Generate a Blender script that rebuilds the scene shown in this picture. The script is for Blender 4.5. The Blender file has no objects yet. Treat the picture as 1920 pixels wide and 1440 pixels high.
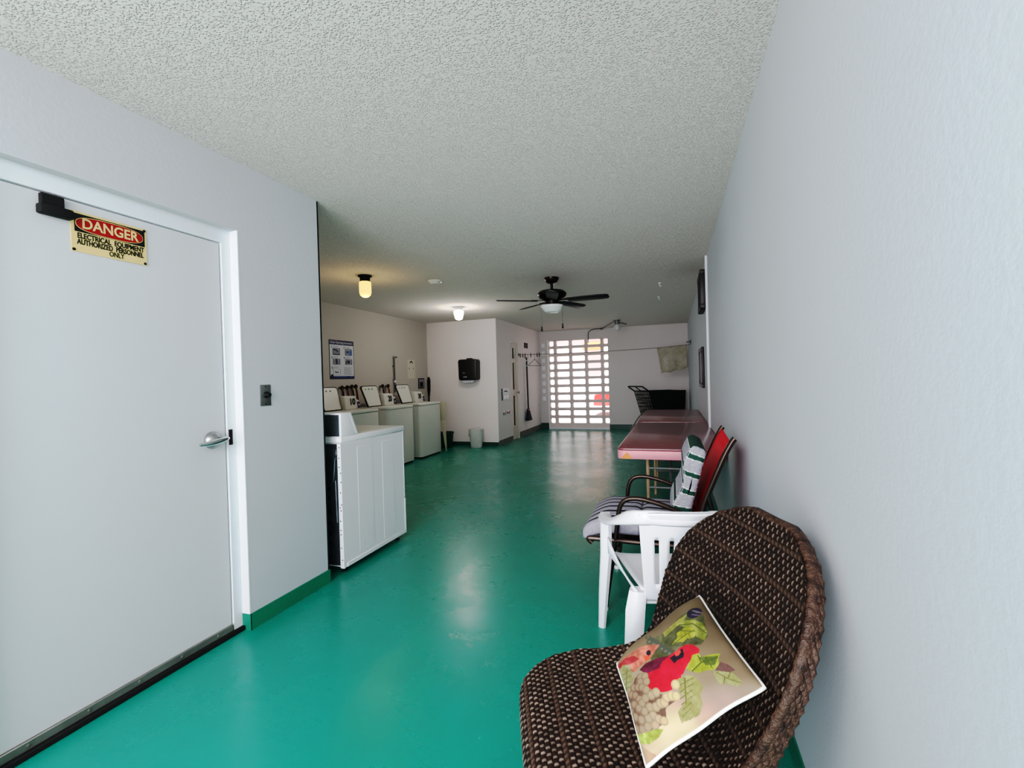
import bpy, bmesh, math, random
import numpy as np
from mathutils import Vector, Matrix
random.seed(3); rng = np.random.default_rng(5)
SC = bpy.context.scene
COL = SC.collection
PI = math.pi

# ------------------------------------------------------------------ room dimensions (metres)
H = 2.44
XR, XL, YW = 0.347, -2.114, 2.403       # right wall, left wall (with the door), end of left wall
XA, YA = -4.652, 8.273                  # laundry wall, far wall of the laundry bay
XC, YB = -3.162, 11.303                 # closet side wall, back wall
YO = -1.0                               # open front end of the breezeway

# ------------------------------------------------------------------ materials
def lin(c):
    def f(v):
        v /= 255.0
        return v/12.92 if v <= .04045 else ((v+.055)/1.055)**2.4
    return (f(c[0]), f(c[1]), f(c[2]), 1.0)

def mat(name, rgb, rough=.5, metal=0.0, mottle=0.0, mscale=3.0, bump=0.0, bscale=60.0, bdist=.004,
        emit=None, estr=0.0, spec=.5, coat=0.0, detail=3.0, attr=None, trans=0.0, dark=None, rvar=0.0):
    m = bpy.data.materials.new(name); m.use_nodes = True
    nt = m.node_tree; b = nt.nodes['Principled BSDF']
    c = lin(rgb)
    b.inputs['Base Color'].default_value = c
    b.inputs['Roughness'].default_value = rough
    b.inputs['Metallic'].default_value = metal
    b.inputs['Specular IOR Level'].default_value = spec
    b.inputs['Coat Weight'].default_value = coat
    b.inputs['Transmission Weight'].default_value = trans
    if emit is not None:
        b.inputs['Emission Color'].default_value = lin(emit)
        b.inputs['Emission Strength'].default_value = estr
    tc = nt.nodes.new('ShaderNodeTexCoord')
    if attr:
        a = nt.nodes.new('ShaderNodeAttribute'); a.attribute_name = attr
        nt.links.new(a.outputs['Color'], b.inputs['Base Color'])
    elif mottle:
        n = nt.nodes.new('ShaderNodeTexNoise'); n.inputs['Scale'].default_value = mscale
        n.inputs['Detail'].default_value = 6.0; n.inputs['Roughness'].default_value = .6
        nt.links.new(tc.outputs['Object'], n.inputs['Vector'])
        r = nt.nodes.new('ShaderNodeValToRGB')
        d = lin(dark) if dark else tuple(x*(1-mottle) for x in c[:3])+(1,)
        r.color_ramp.elements[0].position = .3; r.color_ramp.elements[0].color = d
        r.color_ramp.elements[1].position = .7; r.color_ramp.elements[1].color = c
        nt.links.new(n.outputs['Fac'], r.inputs['Fac'])
        nt.links.new(r.outputs['Color'], b.inputs['Base Color'])
        if rvar:
            mr = nt.nodes.new('ShaderNodeMapRange')
            mr.inputs['From Min'].default_value = .3; mr.inputs['From Max'].default_value = .7
            mr.inputs['To Min'].default_value = rough+rvar; mr.inputs['To Max'].default_value = rough
            nt.links.new(n.outputs['Fac'], mr.inputs['Value'])
            nt.links.new(mr.outputs['Result'], b.inputs['Roughness'])
    if bump:
        n2 = nt.nodes.new('ShaderNodeTexNoise'); n2.inputs['Scale'].default_value = bscale
        n2.inputs['Detail'].default_value = detail; n2.inputs['Roughness'].default_value = .6
        nt.links.new(tc.outputs['Object'], n2.inputs['Vector'])
        bp = nt.nodes.new('ShaderNodeBump'); bp.inputs['Strength'].default_value = bump
        bp.inputs['Distance'].default_value = bdist
        nt.links.new(n2.outputs['Fac'], bp.inputs['Height'])
        nt.links.new(bp.outputs['Normal'], b.inputs['Normal'])
    return m

def popcorn_material():
    m = mat('popcorn_ceiling', (224, 216, 210), .95)
    nt = m.node_tree; b = nt.nodes['Principled BSDF']; tc = nt.nodes['Texture Coordinate']
    v = nt.nodes.new('ShaderNodeTexVoronoi'); v.inputs['Scale'].default_value = 120; v.feature = 'SMOOTH_F1'
    v.inputs['Smoothness'].default_value = .4
    n = nt.nodes.new('ShaderNodeTexNoise'); n.inputs['Scale'].default_value = 130; n.inputs['Detail'].default_value = 3
    for x in (v, n): nt.links.new(tc.outputs['Object'], x.inputs['Vector'])
    ad = nt.nodes.new('ShaderNodeMath'); ad.operation = 'SUBTRACT'
    nt.links.new(n.outputs['Fac'], ad.inputs[0]); nt.links.new(v.outputs['Distance'], ad.inputs[1])
    rp = nt.nodes.new('ShaderNodeValToRGB')
    rp.color_ramp.elements[0].position = .0; rp.color_ramp.elements[0].color = (0, 0, 0, 1)
    rp.color_ramp.elements[1].position = .45; rp.color_ramp.elements[1].color = (1, 1, 1, 1)
    nt.links.new(ad.outputs[0], rp.inputs['Fac'])
    bp = nt.nodes.new('ShaderNodeBump'); bp.inputs['Strength'].default_value = .9; bp.inputs['Distance'].default_value = .009
    nt.links.new(rp.outputs['Color'], bp.inputs['Height'])
    nt.links.new(bp.outputs['Normal'], b.inputs['Normal'])
    return m

def floor_material():
    m = mat('painted_green_floor', (40, 160, 128), .30, spec=.5)
    nt = m.node_tree; b = nt.nodes['Principled BSDF']; tc = nt.nodes['Texture Coordinate']
    n = nt.nodes.new('ShaderNodeTexNoise'); n.inputs['Scale'].default_value = 1.6; n.inputs['Detail'].default_value = 8
    n.inputs['Roughness'].default_value = .65
    nt.links.new(tc.outputs['Object'], n.inputs['Vector'])
    r = nt.nodes.new('ShaderNodeValToRGB')
    r.color_ramp.elements[0].position = .32; r.color_ramp.elements[0].color = lin((9, 124, 109))
    r.color_ramp.elements[1].position = .68; r.color_ramp.elements[1].color = lin((11, 132, 117))
    nt.links.new(n.outputs['Fac'], r.inputs['Fac'])
    # sparse pale specks
    v = nt.nodes.new('ShaderNodeTexVoronoi'); v.inputs['Scale'].default_value = 5.0
    nt.links.new(tc.outputs['Object'], v.inputs['Vector'])
    lt = nt.nodes.new('ShaderNodeMath'); lt.operation = 'LESS_THAN'; lt.inputs[1].default_value = .02
    nt.links.new(v.outputs['Distance'], lt.inputs[0])
    mx = nt.nodes.new('ShaderNodeMix'); mx.data_type = 'RGBA'
    nt.links.new(lt.outputs[0], mx.inputs['Factor'])
    nt.links.new(r.outputs['Color'], mx.inputs['A']); mx.inputs['B'].default_value = lin((60, 165, 145))
    nt.links.new(mx.outputs['Result'], b.inputs['Base Color'])
    mr = nt.nodes.new('ShaderNodeMapRange'); mr.inputs['From Min'].default_value = .3; mr.inputs['From Max'].default_value = .7
    mr.inputs['To Min'].default_value = .34; mr.inputs['To Max'].default_value = .22
    nt.links.new(n.outputs['Fac'], mr.inputs['Value']); nt.links.new(mr.outputs['Result'], b.inputs['Roughness'])
    n2 = nt.nodes.new('ShaderNodeTexNoise'); n2.inputs['Scale'].default_value = 9; n2.inputs['Detail'].default_value = 5
    mp = nt.nodes.new('ShaderNodeMapping'); mp.inputs['Scale'].default_value = (.6, 2.2, 1)
    nt.links.new(tc.outputs['Object'], mp.inputs['Vector']); nt.links.new(mp.outputs['Vector'], n2.inputs['Vector'])
    bp = nt.nodes.new('ShaderNodeBump'); bp.inputs['Strength'].default_value = .09; bp.inputs['Distance'].default_value = .008
    nt.links.new(n2.outputs['Fac'], bp.inputs['Height'])
    n3 = nt.nodes.new('ShaderNodeTexNoise'); n3.inputs['Scale'].default_value = 160; n3.inputs['Detail'].default_value = 2
    nt.links.new(tc.outputs['Object'], n3.inputs['Vector'])
    b2 = nt.nodes.new('ShaderNodeBump'); b2.inputs['Strength'].default_value = .25; b2.inputs['Distance'].default_value = .0015
    nt.links.new(n3.outputs['Fac'], b2.inputs['Height']); nt.links.new(bp.outputs['Normal'], b2.inputs['Normal'])
    nt.links.new(b2.outputs['Normal'], b.inputs['Normal'])
    return m

M = dict(
    ceiling=popcorn_material(), floor=floor_material(),
    wall=mat('white_painted_plaster', (188, 193, 199), .75, mottle=.03, mscale=2, bump=.18, bscale=55, bdist=.004),
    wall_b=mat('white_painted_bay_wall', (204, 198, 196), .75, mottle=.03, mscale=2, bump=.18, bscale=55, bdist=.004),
    wall_l=mat('shade_toned_wall_paint', (186, 180, 173), .75, mottle=.03, mscale=2, bump=.18, bscale=55, bdist=.004),  # darker copy of the wall paint, the bay's dimness put into the colour
    wall_c=mat('lit_toned_wall_paint', (236, 227, 225), .75, mottle=.03, mscale=2, bump=.18, bscale=55, bdist=.004),  # lighter copy of the wall paint, stronger light put into the colour
    green=mat('green_base_paint', (22, 118, 96), .4, mottle=.1, mscale=6, bump=.1),
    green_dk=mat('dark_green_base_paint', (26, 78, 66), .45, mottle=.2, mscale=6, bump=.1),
    greybase=mat('grey_base_paint', (120, 126, 120), .6, mottle=.25, mscale=8),
    door=mat('white_door_paint', (206, 210, 214), .45, mottle=.02, mscale=2, bump=.05, bscale=90),
    white=mat('white_enamel', (228, 230, 232), .3),
    offwhite=mat('off_white_enamel', (208, 207, 200), .35, mottle=.03),
    trimw=mat('white_trim_paint', (226, 230, 234), .5),
    plastic=mat('white_plastic', (232, 232, 236), .38, bump=.04, bscale=200),
    black=mat('black_plastic', (14, 14, 16), .4),
    blackm=mat('black_matte', (8, 8, 9), .8),
    cart=mat('dark_cart_plastic', (20, 24, 26), .45),
    shadow=mat('dark_gap', (10, 12, 12), .9),  # near-black for dark parts and for shade put in as colour
    bronze=mat('dark_bronze', (30, 22, 22), .35, metal=.6),
    blade=mat('dark_blade_veneer', (36, 28, 36), .45, mottle=.3, mscale=8),
    galv=mat('galvanised_steel', (92, 102, 108), .42, metal=.75, mottle=.35, mscale=9),
    chrome=mat('chrome', (200, 205, 205), .18, metal=1.0),
    steel=mat('brushed_steel', (150, 152, 150), .38, metal=.9),
    brass=mat('tarnished_brass', (120, 100, 70), .4, metal=.8),
    grey=mat('grey_metal', (120, 122, 120), .5, metal=.4),
    alu=mat('worn_aluminium', (128, 128, 122), .5, metal=.5, mottle=.3, mscale=10),
    signy=mat('sign_cream', (226, 200, 132), .5, mottle=.06, mscale=10),
    signr=mat('sign_red', (140, 10, 12), .4), signk=mat('sign_black', (14, 14, 16), .45),
    navy=mat('navy_print', (34, 32, 74), .5), paper=mat('poster_paper', (206, 208, 216), .6),
    blue=mat('blue_print', (70, 110, 170), .5), inkgrey=mat('grey_print', (140, 140, 150), .6),
    table=mat('maroon_laminate', (132, 78, 84), .18, mottle=.08, mscale=3), pink=mat('pink_edge_band', (226, 140, 150), .4, mottle=.05, mscale=8),
    orange=mat('orange_tape', (228, 126, 48), .5, mottle=.2, mscale=30),
    tan=mat('tan_painted_tube', (176, 150, 120), .4, mottle=.3, mscale=20),
    red=mat('red_sling_mesh', (200, 24, 44), .6, bump=.3, bscale=300, bdist=.001),
    tube=mat('dark_bronze_tube', (64, 54, 48), .28, metal=.75),
    slate=mat('cushion_grey', (176, 172, 182), .9, mottle=.25, mscale=25, bump=.2, bscale=120),
    cream=mat('cream_cover', (206, 199, 188), .5), chairw=mat('white_cotton_back', (224, 220, 214), .9, bump=.2, bscale=200),
    wicker=mat('woven_wicker', (60, 40, 30), .5, attr='tint', spec=.25),
    rim=mat('braided_wicker', (78, 60, 50), .5, mottle=.7, mscale=45, bump=1.0, bscale=60, bdist=.01, spec=.3, dark=(34, 22, 18)),
    print=mat('printed_cotton', (200, 180, 150), .85, attr='tint', bump=.1, bscale=250),
    backcush=mat('banded_cushion_fabric', (200, 200, 200), .9, attr='tint', bump=.15, bscale=150),
    seatcush=mat('striped_cushion_fabric', (200, 200, 200), .9, attr='tint', bump=.15, bscale=150),
    cloth=mat('stained_tan_cloth', (166, 161, 148), .9, mottle=.3, mscale=6, dark=(126, 119, 104)),
    jarw=mat('warm_lamp_glass', (255, 225, 150), .3, emit=(255, 214, 120), estr=1.5),
    jarc=mat('cool_lamp_glass', (255, 250, 240), .3, emit=(255, 246, 232), estr=2.0),
    opal=mat('opal_glass', (222, 230, 224), .3), frost=mat('frosted_glass', (190, 190, 195), .25),
    bin=mat('white_bin_plastic', (214, 212, 208), .45, mottle=.04), gbin=mat('dark_green_bin', (14, 60, 52), .5),
    bristle=mat('blue_black_bristle', (34, 34, 62), .8, mottle=.4, mscale=40, bump=.6, bscale=120),
    wood=mat('pale_board', (196, 188, 166), .6, mottle=.1), frame=mat('dark_frame', (16, 9, 9), .5),
    picture=mat('dark_picture', (58, 30, 30), .4), rope=mat('grey_cord', (120, 116, 112), .8),
    block=mat('breeze_block_paint', (222, 206, 202), .8, mottle=.08, mscale=10, bump=.2),
    asphalt=mat('pale_concrete', (196, 192, 186), .9, mottle=.1, mscale=1), outwall=mat('outside_wall', (240, 238, 242), .9),
    roof=mat('orange_roof', (226, 140, 80), .8), carred=mat('red_car_paint', (214, 40, 36), .25, coat=1),
    glass=mat('dark_glass', (40, 50, 60), .08), tyre=mat('tyre_rubber', (24, 24, 24), .8),
    red_hose=mat('red_hose', (130, 40, 44), .5), skin=mat('paper_notice', (206, 198, 184), .7),
)

# ------------------------------------------------------------------ mesh helpers
class MB:
    """collects shapes in one bmesh"""
    def __init__(s): s.bm = bmesh.new()
    def add(s, verts, faces):
        vs = [s.bm.verts.new(v) for v in verts]
        for f in faces:
            try: s.bm.faces.new([vs[i] for i in f])
            except ValueError: pass
        return vs
    def box(s, x0, x1, y0, y1, z0, z1, bev=0.0, seg=2, mtx=None):
        t = bmesh.new()
        vs = [t.verts.new(v) for v in ((x0,y0,z0),(x1,y0,z0),(x1,y1,z0),(x0,y1,z0),(x0,y0,z1),(x1,y0,z1),(x1,y1,z1),(x0,y1,z1))]
        for f in ((3,2,1,0),(4,5,6,7),(0,1,5,4),(1,2,6,5),(2,3,7,6),(3,0,4,7)): t.faces.new([vs[i] for i in f])
        if bev: bmesh.ops.bevel(t, geom=list(t.edges), offset=bev, segments=seg, affect='EDGES', profile=.5)
        if mtx is not None: bmesh.ops.transform(t, matrix=mtx, verts=t.verts)
        s.merge(t); return s
    def merge(s, t):
        me = bpy.data.meshes.new('tmp'); t.to_mesh(me); t.free(); s.bm.from_mesh(me); bpy.data.meshes.remove(me)
    def hexa(s, pts, bev=0.0, seg=2):
        t = bmesh.new(); vs = [t.verts.new(v) for v in pts]
        for f in ((3,2,1,0),(4,5,6,7),(0,1,5,4),(1,2,6,5),(2,3,7,6),(3,0,4,7)): t.faces.new([vs[i] for i in f])
        bmesh.ops.recalc_face_normals(t, faces=t.faces)
        if bev: bmesh.ops.bevel(t, geom=list(t.edges), offset=bev, segments=seg, affect='EDGES', profile=.5)
        s.merge(t); return s
    def prism(s, poly, axis, a, b, bev=0.0):
        """extrude a polygon: axis 'x' -> poly in (y,z); 'y' -> (x,z); 'z' -> (x,y)"""
        def P(q, w): return {'x': (w, q[0], q[1]), 'y': (q[0], w, q[1]), 'z': (q[0], q[1], w)}[axis]
        t = bmesh.new(); n = len(poly)
        A = [t.verts.new(P(q, a)) for q in poly]; B = [t.verts.new(P(q, b)) for q in poly]
        t.faces.new(A); t.faces.new(B[::-1])
        for i in range(n): t.faces.new((A[i], B[i], B[(i+1) % n], A[(i+1) % n]))
        bmesh.ops.recalc_face_normals(t, faces=t.faces)
        if bev: bmesh.ops.bevel(t, geom=list(t.edges), offset=bev, segments=2, affect='EDGES', profile=.5)
        s.merge(t); return s
    def cyl(s, p0, p1, r0, r1=None, n=20): return s.tube([p0, p1], [r0, r0 if r1 is None else r1], n)
    def tube(s, path, r, n=10, closed=False, flat=None):
        """tube along points; r number or list; flat=(a,b) multiplies the two section axes"""
        P = [Vector(p) for p in path]; m = len(P)
        R = r if isinstance(r, (list, tuple)) else [r]*m
        rings = []; prev = None
        for i in range(m):
            if closed: t = P[(i+1) % m]-P[i-1]
            else: t = P[min(i+1, m-1)]-P[max(i-1, 0)]
            t.normalize()
            if prev is None:
                up = Vector((0, 0, 1)) if abs(t.z) < .9 else Vector((1, 0, 0))
                u = t.cross(up).normalized()
            else:
                u = prev - t*prev.dot(t)
                u = u.normalized() if u.length > 1e-6 else t.orthogonal().normalized()
            prev = u; w = t.cross(u)
            fa, fb = flat or (1, 1)
            rings.append([s.bm.verts.new(P[i]+u*math.cos(2*PI*k/n)*R[i]*fa+w*math.sin(2*PI*k/n)*R[i]*fb) for k in range(n)])
        rg = range(m) if closed else range(m-1)
        for i in rg:
            a, b = rings[i], rings[(i+1) % m]
            for k in range(n): s.bm.faces.new((a[k], a[(k+1) % n], b[(k+1) % n], b[k]))
        if not closed:
            s.bm.faces.new(rings[0][::-1]); s.bm.faces.new(rings[-1])
        return s
    def lathe(s, prof, c=(0,0,0), axis='z', n=28):
        """prof: list of (r, h)"""
        rings = []
        for r, h in prof:
            ring = []
            for k in range(n):
                a = 2*PI*k/n; x, y = r*math.cos(a), r*math.sin(a)
                q = {'z': (x, y, h), 'x': (h, x, y), 'y': (x, h, y)}[axis]
                ring.append(s.bm.verts.new((c[0]+q[0], c[1]+q[1], c[2]+q[2])))
            rings.append(ring)
        for a, b in zip(rings, rings[1:]):
            for k in range(n): s.bm.faces.new((a[k], a[(k+1) % n], b[(k+1) % n], b[k]))
        if prof[0][0] > 1e-5: s.bm.faces.new(rings[0][::-1])
        if prof[-1][0] > 1e-5: s.bm.faces.new(rings[-1])
        bmesh.ops.recalc_face_normals(s.bm, faces=s.bm.faces)
        return s
    def grid(s, rows, close=False):
        V = [[s.bm.verts.new(p) for p in r] for r in rows]
        for i in range(len(V)-1):
            for j in range(len(V[0])-1): s.bm.faces.new((V[i][j], V[i][j+1], V[i+1][j+1], V[i+1][j]))
        return V
    def build(s, name, material, parent=None, smooth=40, loc=None):
        me = bpy.data.meshes.new(name)
        bmesh.ops.recalc_face_normals(s.bm, faces=s.bm.faces)
        s.bm.to_mesh(me); s.bm.free()
        o = bpy.data.objects.new(name, me); COL.objects.link(o)
        me.materials.append(material)
        if parent: o.parent = parent
        if loc: o.location = loc
        if smooth:
            me.polygons.foreach_set('use_smooth', [True]*len(me.polygons))
            me.set_sharp_from_angle(angle=math.radians(smooth))
        return o

def bez(pts, n=8):
    """Catmull-Rom through points"""
    P = [Vector(p) for p in pts]; out = []
    for i in range(len(P)-1):
        a = P[i-1] if i else P[0]*2-P[1]; b = P[i]; c = P[i+1]; d = P[i+2] if i+2 < len(P) else P[-1]*2-P[-2]
        for k in range(n):
            t = k/n
            out.append(.5*((2*b)+(c-a)*t+(2*a-5*b+4*c-d)*t*t+(3*b-a-3*c+d)*t**3))
    out.append(P[-1]); return out

def fillet(pts, r, n=5):
    """polyline with rounded corners"""
    P = [Vector(p) for p in pts]; out = [P[0]]
    for i in range(1, len(P)-1):
        a, b, c = P[i-1], P[i], P[i+1]
        d1 = min(r, (a-b).length*.49); d2 = min(r, (c-b).length*.49)
        p, q = b+(a-b).normalized()*d1, b+(c-b).normalized()*d2
        for k in range(n+1):
            t = k/n; out.append((1-t)**2*p+2*t*(1-t)*b+t*t*q)
    out.append(P[-1]); return out

def thing(name, label, cat, loc=(0,0,0), rz=0.0, group=None):
    o = bpy.data.objects.new(name, None); COL.objects.link(o); o.empty_display_size = .1
    o.location = loc; o.rotation_euler = (0, 0, rz); o['label'] = label; o['category'] = cat
    if group: o['group'] = group
    return o
def tag(o, label, cat, group=None):
    o['label'] = label; o['category'] = cat
    if group: o['group'] = group
    return o
def struct(o): o['kind'] = 'structure'; return o
def plab(o, label): o['label'] = label; return o

def text_mesh(name, txt, size, material, parent, origin, right, up, bold=0.0, width=None, thick=.0006, align='CENTER', xs=1.0):
    """flat lettering mesh; origin is the centre of the line"""
    cu = bpy.data.curves.new(name, 'FONT'); cu.body = txt; cu.size = size; cu.align_x = align; cu.align_y = 'CENTER'
    cu.offset = bold; cu.resolution_u = 3; cu.extrude = thick
    t = bpy.data.objects.new(name, cu); COL.objects.link(t)
    dg = bpy.context.evaluated_depsgraph_get(); dg.update()
    me = bpy.data.meshes.new_from_object(t.evaluated_get(dg))
    COL.objects.unlink(t); bpy.data.objects.remove(t)
    xs_ = [v.co.x for v in me.vertices]; w = max(xs_)-min(xs_)
    k = (width/w) if width else xs
    R = Vector(right).normalized(); U = Vector(up).normalized(); N = R.cross(U); O = Vector(origin)
    for v in me.vertices: v.co = O + R*(v.co.x*k) + U*v.co.y + N*v.co.z
    me.materials.clear(); me.materials.append(material)
    o = bpy.data.objects.new(name, me); COL.objects.link(o)
    if parent: o.parent = parent
    return o

def np_mesh(name, V, F, material, parent=None, tint=None, smooth=True):
    me = bpy.data.meshes.new(name)
    me.from_pydata(V.tolist() if hasattr(V, 'tolist') else V, [], F.tolist() if hasattr(F, 'tolist') else F)
    if tint is not None:
        ca = me.color_attributes.new('tint', 'FLOAT_COLOR', 'POINT')
        ca.data.foreach_set('color', np.asarray(tint, dtype=np.float32).ravel())
    if smooth: me.polygons.foreach_set('use_smooth', [True]*len(me.polygons))
    me.materials.append(material); me.update()
    o = bpy.data.objects.new(name, me); COL.objects.link(o)
    if parent: o.parent = parent
    return o
def grid_faces(nr, nc, flip=False, base=0):
    i = np.arange(nr-1)[:, None]*nc+np.arange(nc-1)[None, :]
    i = i.ravel()+base
    F = np.stack([i, i+1, i+1+nc, i+nc], 1)
    return F[:, ::-1] if flip else F

# ================================================================== SETTING
def S(name, m, *boxes):
    b = MB()
    for q in boxes: b.box(*q)
    return struct(b.build(name, m, smooth=0))

S('floor', M['floor'], (XA-.2, XR+.15, YO, YB+.4, -.1, 0))
S('ceiling', M['ceiling'], (XA-.2, XR+.15, YO, YB+.3, H, H+.12))
S('wall_right', M['wall'], (XR, XR+.15, YO, YB+.2, 0, H))
DY0, DY1, DZ = .80, 1.825, 2.083         # door recess in the left wall
S('wall_left', M['wall'], (XL-.2, XL, YO, DY0, 0, H), (XL-.2, XL, DY1, YW, 0, H), (XL-.2, XL, DY0, DY1, DZ, H))
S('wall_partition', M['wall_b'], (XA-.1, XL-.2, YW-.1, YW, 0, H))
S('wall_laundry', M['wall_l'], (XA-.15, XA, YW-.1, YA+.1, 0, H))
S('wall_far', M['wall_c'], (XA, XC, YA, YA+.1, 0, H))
KY0, KY1 = 9.10, 9.46                    # closet door
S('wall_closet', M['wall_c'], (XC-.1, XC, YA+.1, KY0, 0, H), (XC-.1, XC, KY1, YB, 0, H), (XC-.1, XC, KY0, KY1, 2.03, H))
GX0, GX1, GZ0, GZ1 = -2.955, -1.455, .03, 2.215
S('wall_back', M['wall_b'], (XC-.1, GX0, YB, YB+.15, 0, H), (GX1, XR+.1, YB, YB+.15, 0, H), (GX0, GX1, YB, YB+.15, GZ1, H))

# pale filled blocks left of the screen
b = MB()
for k in range(8):
    z = 2.09-k*.19
    b.box(-3.105, -3.02, YB-.006, YB+.01, z-.05, z+.05, .004)
struct(b.build('trim_blocks', M['trimw']))

# breeze block screen
def screen():
    b = MB(); bm = b.bm
    px, pz = .388, .1925
    xs0 = -2.572; y0, y1 = YB+.03, YB+.13
    rows = 11
    for r in range(rows):
        zc = .203+r*pz
        for c in range(-2, 4):
            xc = xs0+(c)*px
            x0, x1 = max(GX0, xc-px/2), min(GX1, xc+px/2)
            if x1-x0 < .03: continue
            z0, z1 = zc-pz/2, zc+pz/2
            if r == 0: z0 = GZ0-.03
            if r == rows-1: z1 = GZ1
            hx0, hx1 = max(x0 if x0 > xc-px/2+1e-4 else x0+.034, GX0+.035), min(x1 if x1 < xc+px/2-1e-4 else x1-.034, GX1)
            if hx1-hx0 < .02: continue
            hz0, hz1 = zc-.063, zc+.063
            rad = .028; hole = []
            for (cx, cz, a0) in ((hx1-rad, hz1-rad, 0), (hx0+rad, hz1-rad, 90), (hx0+rad, hz0+rad, 180), (hx1-rad, hz0+rad, 270)):
                for k in range(4):
                    a = math.radians(a0+k*30); hole.append((cx+rad*math.cos(a), cz+rad*math.sin(a)))
            out = []
            for (hx, hz) in hole:     # matching points on the block outline
                cx, cz = (hx0+hx1)/2, (hz0+hz1)/2
                dx, dz = (hx-cx)/((hx1-hx0)/2), (hz-cz)/((hz1-hz0)/2)
                m = max(abs(dx), abs(dz)); dx /= m; dz /= m
                out.append(((x0+x1)/2+dx*(x1-x0)/2, (z0+z1)/2+dz*(z1-z0)/2))
            n = len(hole)
            A = [[bm.verts.new((q[0], y, q[1])) for q in ring] for ring in (out, hole) for y in (y0, y1)]
            for k in range(n):
                j = (k+1) % n
                bm.faces.new((A[0][k], A[0][j], A[2][j], A[2][k]))
                bm.faces.new((A[1][k], A[3][k], A[3][j], A[1][j]))
                bm.faces.new((A[2][k], A[2][j], A[3][j], A[3][k]))
    # the corners of the outline (octagonal fit) are closed by a thin mortar grid
    for r in range(rows+1):
        z = .203+(r-.5)*pz
        z = min(max(z, GZ0), GZ1)
        b.box(GX0, GX1, y0+.01, y1-.01, z-.012, z+.012)
    for c in range(-2, 5):
        x = xs0+(c-.5)*px
        if GX0 < x < GX1: b.box(x-.012, x+.012, y0+.01, y1-.01, GZ0, GZ1)
    return struct(b.build('window_1', M['block'], smooth=0))
screen()
S('trim_reveal', M['trimw'], (GX0, GX0+.025, YB-.012, YB+.03, 0.0, GZ1), (GX0, GX1, YB-.01, YB+.12, 0, .028))

# baseboards
S('baseboard_left', M['green'], (XL, XL+.006, DY1-.004, YW+.016, 0, .085), (XL-.055, XL+.006, DY1-.006, DY1, 0, .085))
S('baseboard_right', M['green'], (XR-.006, XR, YO, YB, 0, .088))
S('baseboard_far', M['green_dk'], (XA, XC, YA-.008, YA, 0, .075))
S('baseboard_laundry', M['green_dk'], (XA, XA+.008, YW, YA, 0, .075))
S('baseboard_closet', M['greybase'], (XC, XC+.008, YA, KY0, 0, .10), (XC, XC+.014, KY1+.05, YB, 0, .12))
S('baseboard_back', M['green_dk'], (XC, GX0, YB-.01, YB, 0, .15), (GX1, XR, YB-.01, YB, 0, .12))
# thin near-black strip at the end of the left wall
S('corner_strip', M['shadow'], (XL-.03, XL-.001, YW, YW+.014, 0, H))
# white conduit strip on the right wall
b = MB(); b.tube([(XR-.010, 5.0, .40), (XR-.010, 5.0, H)], .012, 10)
struct(b.build('trim_conduit', M['trimw']))

# door 1 (left wall)
FX = XL-.05                               # frame face
d1 = bpy.data.objects.new('door_1', None); COL.objects.link(d1); struct(d1)
b = MB(); b.box(FX-.10, FX, DY1-.055, DY1+.004, 0, DZ+.004); b.box(FX-.10, FX, DY0-.004, DY0+.055, 0, DZ+.004)
b.box(FX-.10, FX, DY0+.055, DY1-.055, DZ-.07, DZ+.004)
struct(b.build('door_frame', M['trimw'], d1, smooth=0))
LX = FX-.008
LY0, LY1, LZ0, LZ1 = DY0+.058, DY1-.062, .05, DZ-.075
b = MB(); b.box(LX-.045, LX, LY0, LY1, LZ0, LZ1, .002, 1)
leaf = struct(b.build('leaf', M['door'], d1, smooth=0))
S('lit_door_reveal', M['trimw'], (XL-.052, XL+.001, DY1-.005, DY1+.002, .085, DZ))  # whiter strip on the light-facing jamb side, its brightness put into the colour
S('door_stop', M['shadow'], (FX-.09, FX-.06, LY0-.01, LY1+.01, 0, LZ1+.01)).parent = d1
b = MB(); b.box(LX-.03, LX+.012, LY0, LY1, .022, .055, .003, 1); b.box(LX-.03, LX+.006, LY0, LY1, .003, .024)
for k in range(5): b.lathe([(.006, 0), (.005, .003), (0, .004)], (LX+.012, LY0+.1+k*.18, .04), 'x', 8)
sw = b.build('door_sweep', M['alu'], d1)
b = MB(); b.box(FX-.05, FX+.02, DY0, DY1-.003, 0, .022, .004, 1)
b.build('threshold', M['shadow'], d1)
hc = (LX, 1.69, 1.012)
b = MB(); b.lathe([(.043, 0), (.043, .006), (.036, .022), (.020, .032), (.016, .05), (0, .05)], hc, 'x', 28)
hd = b.build('handle', M['steel'], d1)
b = MB(); b.tube(fillet([(LX+.045, 1.725, 1.014), (LX+.058, 1.70, 1.013), (LX+.060, 1.65, 1.004), (LX+.052, 1.585, 1.001)], .012), [.012]*1+[.013]*12+[.010]*1, 10, flat=(.7, 1.15)) if False else b.tube([(LX+.045, 1.742, 1.016), (LX+.055, 1.72, 1.015), (LX+.06, 1.67, 1.008), (LX+.058, 1.63, 1.003), (LX+.05, 1.588, 1.002)], [.008, .013, .014, .012, .008], 12)
b.build('lever', M['chrome'], hd)
b = MB(); b.box(FX, FX+.003, 1.775, 1.797, .975, 1.055, .001, 1); b.box(FX+.003, FX+.0045, 1.779, 1.790, .985, 1.012); b.box(FX+.003, FX+.0045, 1.779, 1.790, 1.022, 1.045)
plab(b.build('strike_plate', M['bronze'], d1), 'dark strike plate with two slots')
b = MB(); b.box(LX, LX+.02, 1.048, 1.118, 1.955, 2.003, .003, 1); b.box(LX, LX+.035, 1.038, 1.14, 1.925, 1.962, .007, 2)
plab(b.build('closer_bracket', M['blackm'], d1), 'black metal bracket at the top edge of the door')

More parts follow.
